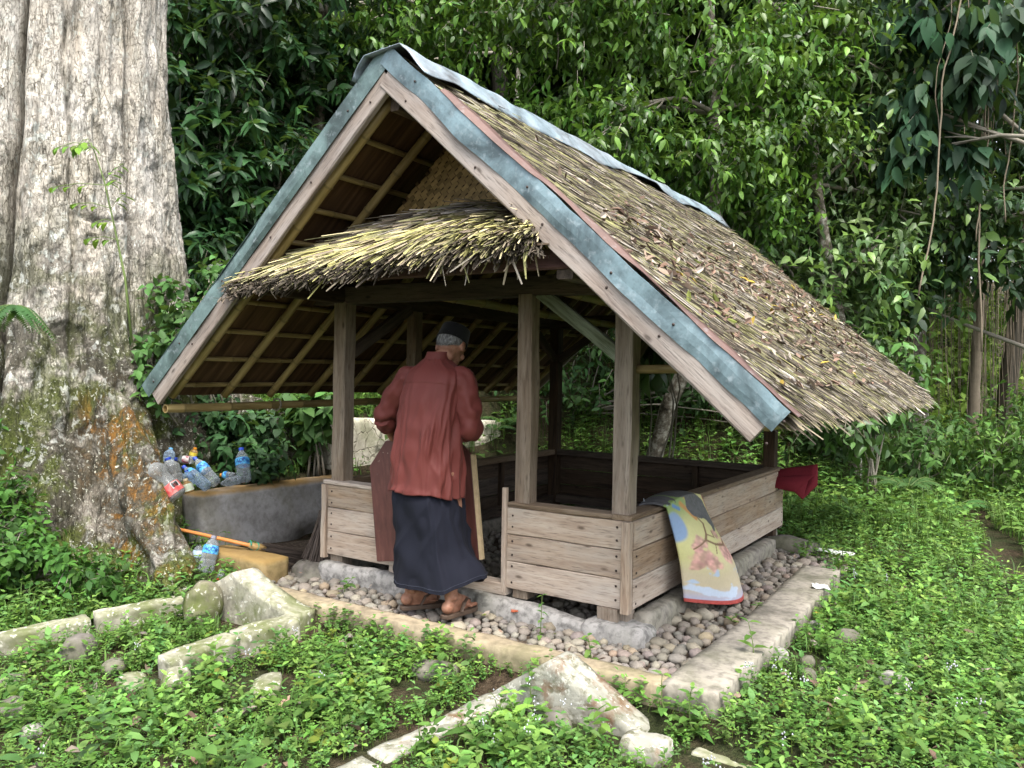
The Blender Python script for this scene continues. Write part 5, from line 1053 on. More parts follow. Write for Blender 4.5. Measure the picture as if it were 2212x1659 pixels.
# ------------------------------------------------------------------ foliage
LT8 = (np.array([(0, 0, 0), (.3, -1, 0), (.33, 0, 0), (.3, 1, 0), (.66, -.85, 0), (.68, 0, 0), (.66, .85, 0), (1, 0, 0)]), np.array([[0, 2, 1], [0, 3, 2], [1, 2, 5], [1, 5, 4], [2, 3, 6], [2, 6, 5], [4, 5, 7], [5, 6, 7]]))
LT4 = (np.array([(0, 0, 0), (.45, -1, 0), (.5, 0, 0), (.45, 1, 0), (1, 0, 0)]), np.array([[0, 2, 1], [0, 3, 2], [1, 2, 4], [2, 3, 4]]))
_t = np.array([.10, .26, .45, .64, .82]); _w = np.array([.62, .98, 1.0, .74, .36])
LT16 = (np.concatenate([[(0, 0, 0)]] + [[(t_, -w_, 0), (t_ + .01, 0, 0), (t_, w_, 0)] for t_, w_ in zip(_t, _w)] + [[(1, 0, 0)]]), np.array([[0, 2, 1], [0, 3, 2]] + [f for i in range(4) for b in [1 + 3 * i] for f in ([b, b + 1, b + 4], [b, b + 4, b + 3], [b + 1, b + 2, b + 5], [b + 1, b + 5, b + 4])] + [[13, 14, 16 - 1], [14, 15, 16 - 0]]))
LT16 = (LT16[0], np.concatenate([LT16[1][:-2], np.array([[13, 14, 16], [14, 15, 16]])]))
def leaves(P, D, N, Ln, wr, tint, fold=.25, droop=.25, tpl=LT8, r=rng, wav=.0):
    n = len(P); K, F = tpl; D = nrm(D); N = nrm(N - D * np.sum(D * N, 1, keepdims=True)); S = np.cross(N, D)
    Ln = np.broadcast_to(np.asarray(Ln, float), (n,))[:, None]; wr = np.broadcast_to(np.asarray(wr, float), (n,))[:, None]
    dr = (droop * r.uniform(.3, 1.6, (n, 1))); fo = fold * r.uniform(.2, 1.6, (n, 1)); V = np.empty((n, len(K), 3))
    for k, (x, y, _) in enumerate(K):
        w_ = wav * r.normal(0, 1, (n, 1)) if y else 0
        V[:, k] = P + Ln * (D * x + S * (y * wr * .5) + N * (abs(y) * fo * wr * .5 - dr * x * x + w_))
    T = np.repeat(np.asarray(tint), len(K), 0)
    return V.reshape(-1, 3), ((np.arange(n) * len(K))[:, None, None] + F[None]).reshape(-1, 3), T
def pal(cols, n, r, v=.25):
    c = np.array(cols)[r.integers(0, len(cols), n)]; return c * (1 + r.normal(0, v, (n, 1))).clip(.45, 1.7) * (1 + r.normal(0, .06, (n, 3)))
def twigs(mb, sm, C, R, n, r, ll, lw, cols, nl=9, tl=(.3, .6), grav=.35, shell=.45, tip=None, tpl=LT8, fold=.3, droop=.35, whorl=False, mnf=None):
    """leafy twigs filling an ellipsoid, denser towards its skin; returns twig roots"""
    C = np.array(C); R = np.array(R); u = nrm(r.normal(0, 1, (n, 3))); q = shell + (1 - shell) * r.random(n) ** .6; P0 = C + u * R * q[:, None]
    ax = nrm(u * .9 + r.normal(0, .5, (n, 3)) + [0, 0, .15]); Lt = r.uniform(*tl, n); end = P0 + ax * Lt[:, None] - np.array([0, 0, 1]) * (grav * .4 * Lt)[:, None]
    base = pal(cols, n, r, .2); f = np.linspace(.15, 1, nl) if not whorl else np.linspace(.8, 1, nl)
    P = (P0[:, None] + (end - P0)[:, None] * f[None, :, None]).reshape(-1, 3); A = np.repeat(nrm(end - P0), nl, 0); m = len(P)
    az = np.tile(np.arange(nl) * 2.4, n) + np.repeat(r.uniform(0, 6, n), nl); _s = nrm(np.cross(A, [0.1, 0.2, 1.])); _u = np.cross(_s, A); rad = np.cos(az)[:, None] * _s + np.sin(az)[:, None] * _u
    D = nrm(A * .45 + rad * 1.0 + r.normal(0, .2, (m, 3)) - np.array([0, 0, grav])); N = nrm(np.array([0, 0, 1.]) + .5 * u.repeat(nl, 0) + r.normal(0, .35, (m, 3)))
    T = np.repeat(base, nl, 0) * (1 + r.normal(0, .15, (m, 1))).clip(.5, 1.6)
    if tip is not None:
        t = np.tile(f, n) * np.repeat(r.random(n) < .5, nl); k = (t > .8)[:, None]; T = np.where(k, np.array(tip) * (1 + r.normal(0, .15, (m, 1))), T)
    V, F, T = leaves(P, D, N, ll * r.uniform(.6, 1.25, m), lw * r.uniform(.8, 1.2, m), T, fold, droop, tpl, r); mb.add(V, F, T)
    if sm is not None:
        S = nrm(np.cross(ax, [0.3, .2, 1.])); w = .004; V = np.stack([P0 - S * w, P0 + S * w, end], 1).reshape(-1, 3); sm.add(V, np.arange(3 * n).reshape(-1, 3))
    return P0
def limb(mb, a, b, r0, r1, r, n=8, sag=.15):
    a = np.array(a, float); b = np.array(b, float); t = np.linspace(0, 1, n)[:, None]; L_ = np.linalg.norm(b - a); p = a + (b - a) * t + np.sin(t * PI) * np.array([r.normal(0, .08), r.normal(0, .08), sag * r.uniform(.3, 1)]) * L_ + np.cumsum(r.normal(0, .012, (n, 3)), 0) * L_ * np.sin(t * PI)
    V, P = tube(p, np.linspace(r0, r1, n), 7); mb.add(V, P); return p
def rough_trunk(path, rad, seed, n=16):
    path = np.array(path, float); t = np.linspace(0, len(path) - 1, 40); p = np.stack([np.interp(t, np.arange(len(path)), path[:, k]) for k in range(3)], 1)
    for _ in range(3): p[1:-1] = (p[:-2] + 2 * p[1:-1] + p[2:]) / 4
    rr = np.interp(t, np.arange(len(path)), rad); V, P = tube(p, rr, n); C = np.concatenate([np.repeat(p, n, 0), p[:1], p[-1:]]); V = V + nrm(V - C) * (rr.mean() * .25 * fbm(V * 6, 3, seed))[:, None]; return V, P
def make_tree(name, label, base, path, rad, blobs, seed, ll, lw, cols, mat, group=None, cat='tree', trunk_mat=None, n_limb=5, per=220, sub=5, bs=1.0, **k):
    r = np.random.default_rng(seed); root = thing(name, base, label, cat, group); mb = MB(); sm = MB()
    P = np.array(path, float); V, F = rough_trunk(P, rad, seed); MB().add(V, F, (0, 0, 0)).build('trunk', trunk_mat or M_BARK2, root, smooth=True)
    for b in blobs:
        C = np.array(b[0], float); R = np.broadcast_to(np.array(b[1], float), (3,)); nn = int(per * (b[2] if len(b) > 2 else 1))
        P0 = []
        for j in range(sub):          # each mass breaks up into flattened, drooping sprays with gaps between them
            o = nrm(r.normal(0, 1, 3)) * r.uniform(.45, 1.0) if j else np.zeros(3); P0.append(twigs(mb, sm, C + o * R, R * np.array([.5, .5, .3]) * r.uniform(.75, 1.2), nn // sub, r, ll, lw, np.array(cols) * r.uniform(.5, 1.5), **k))
        P0 = np.concatenate(P0); q = P[np.argmin(np.linalg.norm(P - C, axis=1))]; pl = limb(sm, q, C, .03, .014, r)
        for e in P0[r.integers(0, len(P0), n_limb)]: limb(sm, pl[r.integers(4, 8)], e, .012 * bs, .005 * bs, r, 6, .05)
    mb.build('crown', mat, root, smooth=True); sm.build('branch', M_TWIG, root, smooth=True, kind='stuff')
    return root
def bark2():
    t = NT('grey_lichen_bark'); v = t.co('Object'); n = t.noise(v, 9, 5, .7); n2 = t.noise(v, 22, 4, .7)
    c = t.ramp(n, [(.35, (.045, .04, .03)), (.5, (.16, .14, .11)), (.62, (.42, .41, .36))]); t.bump(n2, .6, .02); return t.fin(c, .9, .2)
M_BARK2 = bark2()
def bl(x, y, t, rp, n=1.0, rz=None, ry=None):
    """blob centred on a measured sight line at depth t, radius given in measured units"""
    R = rp * t / FPX; return (at(x, y, t), (R, ry or R * .8, (rz or rp * .75) * t / FPX), n)
G_A = [(.05, .125, .016), (.07, .155, .02), (.04, .10, .014), (.09, .185, .022)]
G_B = [(.075, .145, .045), (.10, .18, .055), (.06, .12, .04), (.125, .205, .065)]
G_C = [(.018, .05, .020), (.022, .06, .022), (.015, .042, .016), (.03, .075, .025)]
G_D = [(.025, .062, .032), (.03, .075, .035), (.02, .05, .026)]
G_Y = [(.12, .20, .03), (.16, .25, .04), (.09, .17, .03)]
make_tree('leaning_tree', 'tree with a leaning lichened trunk and glossy drooping crown behind the hut', (.40, 4.75, .25), [(.32, 4.75, .1), (.55, 4.7, .9), (.85, 4.75, 1.6), (1.0, 4.9, 2.6), (.9, 5.0, 4.2), (.8, 5.0, 6.0)], [.10, .085, .08, .075, .06, .03],
          [bl(1140, 70, 9.2, 200), bl(1380, 60, 9.0, 210), bl(1600, 130, 9.2, 170), bl(1310, 250, 8.8, 170), bl(1500, 330, 9.0, 170), bl(1660, 240, 9.4, 150), bl(960, 30, 9.6, 170, .8), bl(1720, 60, 9.6, 150), bl(1570, 470, 9.6, 120, .7), bl(1180, 240, 9.4, 130, .7), bl(1250, -180, 9.0, 260), bl(1550, -200, 9.3, 260), bl(900, -150, 9.5, 230, .7)],  # crown blobs above the view are added to shade the wood inside
          3, .115, .42, G_A, M_LEAF, per=200, grav=.7, tip=(.11, .22, .03), nl=10, shell=.3, tl=(.3, .55), whorl=False)
make_tree('pale_branched_tree', 'light green tree with thin pale branches over the roof end', (2.2, 6.6, .05), [(2.2, 6.6, -.1), (2.1, 6.6, 1.2), (1.9, 6.5, 2.4), (1.7, 6.4, 3.6), (1.6, 6.4, 5.5)], [.10, .09, .08, .06, .03],
          [bl(1760, 170, 10.0, 130), bl(1860, 330, 9.8, 130), bl(1720, 430, 10.2, 140), bl(1840, 560, 9.8, 120), bl(1650, 570, 10.2, 120), bl(1770, 680, 10.0, 110), bl(1560, 640, 10.4, 110, .7), bl(1900, 440, 10.2, 110), bl(1880, 200, 10.4, 110), bl(1850, 750, 10.2, 90, .7), bl(1800, -120, 10, 220)],  # topmost blob, out of view, is added as overhead shade
          5, .145, .40, G_B, M_LEAF, per=105, grav=.35, tip=(.14, .24, .05), nl=8, n_limb=12, bs=1.7, shell=.4, tl=(.35, .7))
make_tree('evergreen_tree', 'dark evergreen tree with whorled leaves between the big trunk and the roof', (-3.9, 3.6, .6), [(-3.9, 3.6, .4), (-3.9, 3.5, 2.0), (-3.7, 3.4, 4.0), (-3.6, 3.4, 6.5)], [.12, .11, .08, .04],
          [bl(450, 90, 9.4, 130), bl(600, 60, 9.8, 140), bl(520, 250, 9.6, 130), bl(660, 230, 10.2, 130), bl(430, 400, 9.2, 120), bl(560, 430, 9.6, 130), bl(470, 560, 9.2, 110), bl(400, 250, 9.4, 110), bl(390, 660, 9.2, 100, .7), bl(760, 150, 10.4, 120), bl(500, -150, 9.6, 230), bl(720, -120, 10, 220), bl(680, 400, 10.4, 120, .7)],  # high unseen blobs added to darken the wood beneath
          7, .19, .34, G_C, M_LEAF, per=190, grav=.3, tip=(.035, .10, .03), nl=8, whorl=True, shell=.35, tl=(.3, .5))
make_tree('small_leaved_tree', 'fine leaved yellow green tree standing behind the dark evergreen', (-3.0, 6.6, 1.2), [(-3.0, 6.6, .8), (-2.9, 6.5, 3), (-2.6, 6.4, 6)], [.08, .07, .03],
          [bl(740, 260, 12, 120), bl(700, 130, 12.4, 120), bl(640, 330, 12.4, 110), bl(820, 60, 12.4, 130), bl(600, 180, 12.6, 130), bl(480, 120, 12.8, 130)], 9, .09, .45, [(.06, .12, .015), (.09, .16, .02), (.045, .09, .015)], M_LEAFD, per=230, nl=11, grav=.2, tpl=LT4)
make_tree('climber_tree', 'tree hung with huge dark heart shaped climber leaves and thin vines', (4.55, 7.0, -.2), [(4.55, 7.0, -.4), (4.5, 7.0, 1.5), (4.4, 6.9, 3.6), (4.2, 6.8, 7)], [.12, .10, .09, .06],
          [bl(1990, 60, 9.6, 90, .3), bl(2090, 170, 9.4, 100, .3), bl(1990, 230, 9.6, 80, .3), bl(2030, 320, 9.6, 80, .3), bl(2160, 60, 9.4, 100, .3), bl(2080, -100, 9.5, 160, .5)], 11, .28, .46, G_D, M_LEAFD, per=120, nl=6, grav=1.5, tl=(.3, .5), fold=.2, droop=.15, shell=.2, trunk_mat=M_BARK2, tpl=LT16)
make_tree('vine_draped_tree', 'broad leaved tree at the right with leafy branches among hanging roots', (4.4, 8.4, -.1), [(4.4, 8.4, -.3), (4.35, 8.3, 1.5), (4.3, 8.2, 3.5), (4.2, 8.1, 7)], [.16, .13, .10, .05],
          [bl(2100, 420, 10.4, 100), bl(2010, 540, 10.6, 80), bl(2170, 580, 10.4, 80, .8), bl(1960, 640, 10.8, 60, .5), bl(2190, 330, 10.6, 100), bl(2210, 480, 11, 110), bl(2240, 150, 10.6, 130), bl(1960, 420, 11.5, 110, .8), bl(2150, -100, 11, 240)], 13, .17, .45, [(.04, .085, .035), (.055, .11, .04), (.03, .07, .028)], M_LEAF, per=90, nl=8, grav=.6, tip=(.12, .22, .05), tl=(.3, .6))
# hanging vines and aerial roots
def hang(name, x0, y0, x1, y1, t, rad, seed, label, group='thin vines hanging from the canopy'):
    r = np.random.default_rng(seed); a = at(x0, y0, t); b = at(x1, y1, t); n = 24; u = np.linspace(0, 1, n)[:, None]; p = a + (b - a) * u + np.stack([np.sin(u[:, 0] * 9 + seed) * .03, np.cos(u[:, 0] * 7 + seed) * .03, 0 * u[:, 0]], 1) + np.cumsum(r.normal(0, .008, (n, 3)), 0); p[:, 2] = a[2] + (b[2] - a[2]) * u[:, 0]
    V, P = tube(p, rad, 5); MB().add(V, P).build(name, M_VINE, None, smooth=True, label=label, cat='vine', group=group)
VL = 'thin brown vine hanging straight down in front of the trees'
hang('hanging_vine', 2090, -120, 1990, 640, 9.0, .010, 1, 'long thin vine slanting down past the climber leaves'); hang('hanging_vine', 2150, -120, 2130, 520, 9.2, .008, 2, VL); hang('hanging_vine', 2190, -120, 2185, 480, 9.2, .008, 3, VL); hang('hanging_vine', 2125, -120, 2110, 760, 9.6, .011, 4, VL); hang('hanging_vine', 2060, -100, 2035, 300, 9.2, .006, 5, VL)
for i, (x, y1) in enumerate([(1945, 700), (1972, 820), (2005, 560), (2048, 860), (2078, 640), (2140, 820), (2165, 700), (2203, 860), (2222, 600)]): hang('hanging_vine', x + 12, -120, x, y1, 10.4 + .12 * (i % 3), .005 + .001 * (i % 3), 20 + i, VL)
ban = thing('aerial_root_tree', at(2090, 985, 12.4), 'strangler tree standing behind a curtain of brown aerial roots', 'tree')
mb = MB(); r = np.random.default_rng(5)
for i in range(110):
    cl = r.choice([1975, 2010, 2050, 2105, 2130, 2170, 2205]); x = cl + r.normal(0, 12) * r.choice([.5, 1.6]); t = 12.0 + r.normal(0, .4); y1 = r.uniform(640, 970); a = at(x, r.uniform(250, 480), t); b = at(x + r.normal(0, 8), y1, t); u = np.linspace(0, 1, 9)[:, None]; p = a + (b - a) * u + np.cumsum(r.normal(0, .008, (9, 3)), 0)
    V, P = tube(p, np.linspace(.006, .003, 9) * r.uniform(.5, 1.5), 4, cap=False); mb.add(V, P)
mb.build('aerial_root', M_VINE, ban, kind='stuff')
V, P = rough_trunk([at(1975, 990, 12.6), at(1970, 700, 12.6), at(1965, 300, 12.6), at(1960, -100, 12.6)], [.24, .18, .17, .16], 8); MB().add(V, P, (0, 0, 0)).build('trunk', M_BARK2, ban, smooth=True)
V, P = rough_trunk([at(2098, 960, 12), at(2108, 800, 12), at(2120, 560, 12), at(2125, 200, 12)], [.10, .07, .07, .07], 9); MB().add(V, P, (0, 0, 0)).build('trunk', M_VINE, ban, smooth=True)
mb = MB(); r = np.random.default_rng(15)
for x, y, t, rp in [(2000, 250, 12.6, 150), (2150, 250, 12.6, 150), (1900, 100, 12.6, 160), (2080, 50, 13, 180), (2220, 400, 13, 130), (1900, 620, 13, 100)]:
    b = bl(x, y, t, rp); twigs(mb, None, b[0], b[1], 170, r, .16, .42, G_C, nl=9, tpl=LT4)
mb.build('crown', M_LEAFD, ban, smooth=True)
# shrubs
def shrub(name, label, blobs, seed, ll, lw, cols, mat=M_LEAFD, per=90, group=None, **k):
    r = np.random.default_rng(seed); C = np.array(blobs[0][0]); g = np.array([C[0], C[1], gh(C[0], C[1])]); root = thing(name, g, label, 'shrub', group); mb = MB(); sm = MB()
    for b in blobs:
        P0 = twigs(mb, sm, b[0], b[1], int(per * b[2]), r, ll, lw, cols, **k)
        for e in P0[r.integers(0, len(P0), 3)]: limb(sm, [g[0] + r.normal(0, .05), g[1] + r.normal(0, .05), g[2] - .03], e, .012, .004, r, 6, .1)
    mb.build('foliage', mat, root, smooth=True); sm.build('stem', M_TWIG, root, smooth=True, kind='stuff')
shrub('shrub', 'low shrub with round leaves behind the dumped bottles', [bl(430, 925, 6.75, 55), bl(500, 950, 6.7, 55), bl(560, 935, 6.8, 40, .8), bl(560, 1000, 6.6, 28, .5), bl(350, 905, 6.6, 40, .6), bl(450, 890, 6.9, 45)], 21, .085, .62, [(.035, .085, .03), (.045, .11, .035), (.03, .07, .028)], nl=8, per=70, tl=(.1, .25), grav=.3)
shrub('shrub', 'shrub with long pointed leaves beside the left end of the cream wall', [bl(685, 900, 7.2, 28), bl(660, 885, 7.3, 28, .7)], 22, .15, .5, [(.05, .12, .03), (.07, .15, .04)], nl=6, per=40, tl=(.1, .25), tpl=LT8)
shrub('creeper', 'creeper climbing the trunk beside the roof end', [bl(470, 600, 6.9, 28, .5), bl(400, 700, 6.2, 35, .8), bl(350, 760, 6.1, 35, .7), bl(370, 640, 6.3, 25, .4), bl(320, 830, 6.0, 28, .5), bl(455, 690, 6.8, 30, .4)], 23, .075, .65, [(.05, .12, .03), (.07, .16, .04)], nl=6, per=55, tl=(.08, .2))
shrub('shrub', 'leafy weeds piled against the left side of the trunk', [bl(10, 1075, 5.2, 40), bl(30, 1140, 5.1, 40), bl(5, 960, 5.4, 30, .4), bl(80, 1190, 5.0, 32, .7), bl(20, 1210, 4.9, 40), bl(150, 1225, 4.9, 26, .5), bl(220, 1240, 4.9, 22, .4)], 24, .055, .6, [(.05, .13, .025), (.07, .17, .03), (.045, .11, .025)], M_WEED, nl=7, per=80, tl=(.06, .18), grav=.2)
shrub('shrub', 'pale leaved shrub below the far corner of the thatch', [bl(1890, 850, 9.0, 55, .8), bl(1930, 800, 9.2, 45, .6), bl(1860, 900, 8.8, 50, .7)], 25, .16, .45, [(.06, .13, .035), (.08, .17, .045)], M_LEAF, nl=6, per=45, tl=(.2, .4))
shrub('shrub', 'dark bush under the hanging roots', [bl(1950, 945, 10.5, 50), bl(2060, 965, 10.6, 40, .7), bl(1990, 985, 9.8, 40, .7)], 26, .12, .42, [(.05, .115, .03), (.07, .15, .035)], nl=7, per=80)
shrub('shrub', 'bushy shrub growing at the edge of the clearing', [bl(2170, 950, 10.6, 45, .8), bl(2240, 910, 11, 60), bl(2140, 980, 9.8, 36, .6), bl(2240, 970, 9.5, 50)], 27, .10, .45, [(.06, .13, .03), (.09, .175, .035)], nl=8, per=90)
shrub('shrub', 'sunlit yellow green bush in the clearing behind the hanging roots', [bl(2110, 740, 16, 110), bl(1990, 790, 16.5, 100), bl(2200, 720, 17, 130), bl(2060, 850, 15.5, 110), bl(1930, 860, 15.5, 100)], 28, .16, .5, [(.18, .28, .05), (.22, .33, .06), (.13, .23, .04)], M_WEED, nl=9, per=150, tpl=LT4)
shrub('shrub', 'dark undergrowth shrub on the bank behind the hut', [bl(1250, 760, 11, 130), bl(1400, 720, 11.2, 130), bl(1620, 800, 11, 110), bl(1720, 900, 9.6, 60, .5), bl(1800, 930, 9.4, 50, .5), bl(1150, 820, 10.6, 80, .6), bl(1530, 810, 10.4, 80)], 29, .13, .38, [(.035, .08, .025), (.05, .11, .03)], nl=9, per=110)
shrub('shrub', 'large leaved plant behind the right front post', [bl(1395, 745, 7.6, 32, .5), bl(1430, 700, 7.8, 40, .5)], 30, .26, .5, [(.05, .11, .03), (.065, .13, .035)], M_LEAF, nl=4, per=22, tl=(.1, .2), grav=1.0, tpl=LT16)
# ferns
def fern(pos, s, seed, label, group, nf=8, updir=(0, 0, 1), hangz=0.0, cols=((.05, .12, .03), (.065, .15, .035), (.04, .10, .028))):
    r = np.random.default_rng(seed); mb = MB(); sm = MB(); root = thing('fern', pos, label, 'fern', group); pos = np.array(pos, float); c = pal(cols, 1, r, .15)
    for i in range(nf):
        a = i * 2 * PI / nf + r.uniform(-.3, .3); Lf = s * r.uniform(.7, 1.1); t = np.linspace(0, 1, 22)[:, None]; h = np.array([math.cos(a), math.sin(a), 0]); p = pos + h * (t * .85 * Lf) + np.array(updir) * ((t * .95 - t ** 2 * .75) * Lf) - np.array([0, 0, hangz]) * (t ** 1.6 * Lf)
        V, P = tube(p, np.linspace(.005, .0015, 22) * s * 1.2, 4, cap=False); sm.add(V, P); d = nrm(np.gradient(p, axis=0)); sd = nrm(np.cross(d, [0, 0, 1])); up = np.cross(sd, d); w = np.sin(np.linspace(.12, 1, 22) ** .8 * PI * .93) * .17 * s + .01
        for sg in (-1, 1):
            V, F, T = leaves(p[2:], sd[2:] * sg + d[2:] * .35 - [0, 0, .2], up[2:], w[2:] * 1.15, .26, np.repeat(c, 20, 0) * r.uniform(.85, 1.2), .1, .15, LT4, r); mb.add(V, F, T)
    mb.build('frond', M_WEED, root); sm.build('stalk', M_STEM, root)
FS = [(x, y, t, s * 1.35) for x, y, t, s in [(1250, 985, 8.0, .5), (1345, 960, 8.6, .55), (1470, 930, 8.9, .6), (1180, 930, 9.0, .5), (1520, 1000, 7.8, .5), (1600, 985, 8.0, .5)]] + [(1160, 960, 8.6, .5), (1235, 955, 8.4, .55), (1290, 965, 8.2, .6), (1215, 900, 9.2, .55), (1320, 925, 8.8, .55), (1395, 930, 8.6, .6), (1430, 985, 8.0, .6), (1500, 960, 8.3, .6), (1550, 985, 8.0, .5), (1410, 870, 9.4, .6), (1600, 960, 8.4, .5), (1270, 880, 9.6, .6), (1060, 895, 9.8, .5), (1095, 880, 10, .5), (1760, 960, 8.2, .55), (2050, 985, 9.0, .6), (1960, 1010, 8.6, .5)]
for i, (x, y, t, s) in enumerate(FS):
    p = at(x, y, t); p[2] = max(gh(p[0], p[1]), p[2] - .25) if p[2] - .25 < gh(p[0], p[1]) + .3 else gh(p[0], p[1]); fern(p, s, 60 + i, 'green fern growing on the overgrown bank behind the hut' if i < 18 else ('fern growing above the cream wall' if i < 20 else 'fern in the tall weeds right of the hut'), 'ferns around the hut')
p = TC3 = on(60, 690, 0, -1.95); fern(at(35, 660, 5.05), .30, 91, 'fern rooted on the bark of the big trunk', None, 8, (.35, -.35, .3), .75)
# sapling vine in front of the trunk
def sapling():
    root = thing('sapling', at(285, 720, 5.4), 'thin sapling with fresh yellow green leaves in front of the trunk', 'sapling'); pts = [(285, 740), (270, 600), (245, 480), (225, 390), (205, 330), (190, 300)]; p = np.array([at(x, y, 5.35 - .02 * i) for i, (x, y) in enumerate(pts)]); V, P = tube(p, [.009, .008, .006, .005, .004, .002], 6); MB().add(V, P).build('stem', M_STEM, root, smooth=True)
    r = np.random.default_rng(4); mb = MB(); sm = MB()
    for x, y, ex, ey in [(195, 310, 120, 320), (195, 310, 200, 320), (190, 300, 165, 320), (230, 400, 110, 405), (225, 390, 265, 355), (240, 450, 160, 440), (240, 450, 270, 420), (260, 520, 190, 515), (250, 480, 205, 480), (228, 400, 250, 390)]:
        a, b = at(x, y, 5.3), at(ex, ey, 5.25); V, P = tube([a, (a + b) / 2 + [0, 0, .02], b], .0025, 4); MB().add(V, P).build('twig', M_STEM, root); n = 6; f = np.linspace(.35, 1, n)[:, None]; q = a + (b - a) * f; d = nrm(b - a); sd = nrm(np.cross(d, [0, 0, 1])) * np.where(np.arange(n) % 2, 1, -1)[:, None]
        V, F, T = leaves(q, d * .5 + sd - [0, 0, .35], np.tile([0, -.3, 1.], (n, 1)), .07 * r.uniform(.7, 1.2, n), .5, pal([(.15, .25, .03), (.10, .20, .03)], n, r, .15), .2, .3, LT8, r); mb.add(V, F, T)
    mb.build('foliage', M_WEED, root)
sapling()
# the far wood: one mass of leaves behind everything
def far_wood():
    r = np.random.default_rng(2); n = 7000; x = r.uniform(-500, 2700, n); y = r.uniform(-420, 860, n); t = r.uniform(13.5, 21, n); keep = ~((x > 1880) & (y > 600) & (y < 860) & (t < 18)); x, y, t = x[keep], y[keep], t[keep]; n = len(x)
    C = CAM + FW * t[:, None] + RT * ((x - 1106) / FPX * t)[:, None] - UP * ((y - 829.5) / FPX * t)[:, None]; m = 9; P = (C[:, None] + r.normal(0, .28, (n, m, 3))).reshape(-1, 3); k = len(P)
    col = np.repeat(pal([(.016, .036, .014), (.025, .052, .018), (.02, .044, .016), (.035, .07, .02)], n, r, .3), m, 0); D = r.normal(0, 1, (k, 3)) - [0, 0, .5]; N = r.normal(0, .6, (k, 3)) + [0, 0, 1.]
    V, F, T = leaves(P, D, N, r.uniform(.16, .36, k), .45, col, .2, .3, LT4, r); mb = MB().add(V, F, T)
    for i in range(26):
        xx = r.uniform(-300, 2500); tt = r.uniform(13, 20); a, b = at(xx, 900, tt), at(xx + r.normal(0, 60), -400, tt); a[2] = gh(a[0], a[1]) - .3; V, P = tube(np.linspace(a, b, 8) + np.cumsum(r.normal(0, .06, (8, 3)), 0), np.linspace(.16, .08, 8), 8, cap=False); mb.add(V, P, (.05, .042, .032))
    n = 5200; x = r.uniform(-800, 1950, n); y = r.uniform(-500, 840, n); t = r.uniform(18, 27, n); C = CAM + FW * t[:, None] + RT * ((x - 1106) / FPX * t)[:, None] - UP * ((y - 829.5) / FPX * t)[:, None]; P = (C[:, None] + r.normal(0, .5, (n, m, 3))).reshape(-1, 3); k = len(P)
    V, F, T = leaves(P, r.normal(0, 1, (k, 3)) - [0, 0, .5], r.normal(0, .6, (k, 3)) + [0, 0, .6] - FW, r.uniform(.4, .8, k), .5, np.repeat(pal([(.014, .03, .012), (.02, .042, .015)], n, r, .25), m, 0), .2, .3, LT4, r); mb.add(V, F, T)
    n = 4200; x = r.uniform(-14, 2.4, n); y = r.uniform(6.4, 17, n) - .2 * np.clip(-x, 0, 8); z = r.uniform(6.4, 9.5, n) + .12 * y; C = np.stack([x, y, z], 1); P = (C[:, None] + r.normal(0, .3, (n, m, 3))).reshape(-1, 3); k = len(P)      # unseen overhead canopy, added to keep sky light out of the wood
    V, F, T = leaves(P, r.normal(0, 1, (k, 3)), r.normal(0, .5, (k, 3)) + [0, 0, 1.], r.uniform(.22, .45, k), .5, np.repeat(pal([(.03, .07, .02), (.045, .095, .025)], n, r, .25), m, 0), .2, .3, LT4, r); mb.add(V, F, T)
    mb.build('far_wood', M_LEAFD, None, kind='stuff', label='dense dark forest beyond the nearer trees, plus an added unseen shading canopy', cat='forest')
far_wood()
# ------------------------------------------------------------------ weeds
SEG = [(q, q, w) for q, w in [((.46, -1.68), .11), ((.65, -1.58), .09), ((-.1, -1.62), .12), ((.07, -1.5), .07), ((-.33, -1.95), .09), ((-.2, -2.05), .11), ((1.0, -1.36), .17), ((1.62, -1.02), .13), ((3.03, -.9), .16), ((3.17, .76), .09), ((3.06, .35), .12)]] + [((.60, -.74), (.53, -1.55), .09), ((-.21, -.74), (-.56, -1.95), .085), ((-.28, -.735), (.62, -.735), .10), ((1.93, -.78), (2.68, -.78), .10), ((2.0, -.86), (1.80, -2.2), .085), ((2.70, -.9), (2.78, -.95), .09)]
def free(x, y, pad=0.0):
    ok = np.ones(len(x), bool)
    for x0, x1, y0, y1 in [(-.2, 2.42, -.62, 3.25), (2.2, 2.70, -.62, 2.15), (2.6, 2.93, -.60, 2.08), (-1.4, -1.05, -.12, 1.45), (-.8, -.1, -.40, -.15), (-1.05, 0, -.15, 2.6), (-1.62, -1.38, 1.4, 4.3), (2.3, 2.75, 1.9, 2.5)]:
        ok &= ~((x > x0 - pad) & (x < x1 + pad) & (y > y0 - pad) & (y < y1 + pad))
    for a, b, w in SEG:
        a, b = np.array(a), np.array(b); d = b - a; t = np.clip(((x - a[0]) * d[0] + (y - a[1]) * d[1]) / (d @ d + 1e-9), 0, 1); ok &= np.hypot(x - a[0] - t * d[0], y - a[1] - t * d[1]) > w + pad
    ok &= np.hypot(x - TC[0], y - TC[1]) > 1.25
    ok &= ~((x > 2.05) & (x < 2.72) & (y < -.7) & (y > -.95 - .10 * (x - 2.05))); ok &= ~((x > -.1) & (x < .5) & (y < -.8) & (y > -.95))
    ok &= ~((np.abs(x - (3.99 - .165 * (y - 3.1)) - .08 * np.sin(y * 3)) < .16) & (y > 3.0) & (y < 6.6))
    return ok
WEEDC = [(.105, .21, .042), (.135, .255, .05), (.085, .185, .038), (.12, .225, .06), (.16, .28, .06), (.09, .195, .055)]
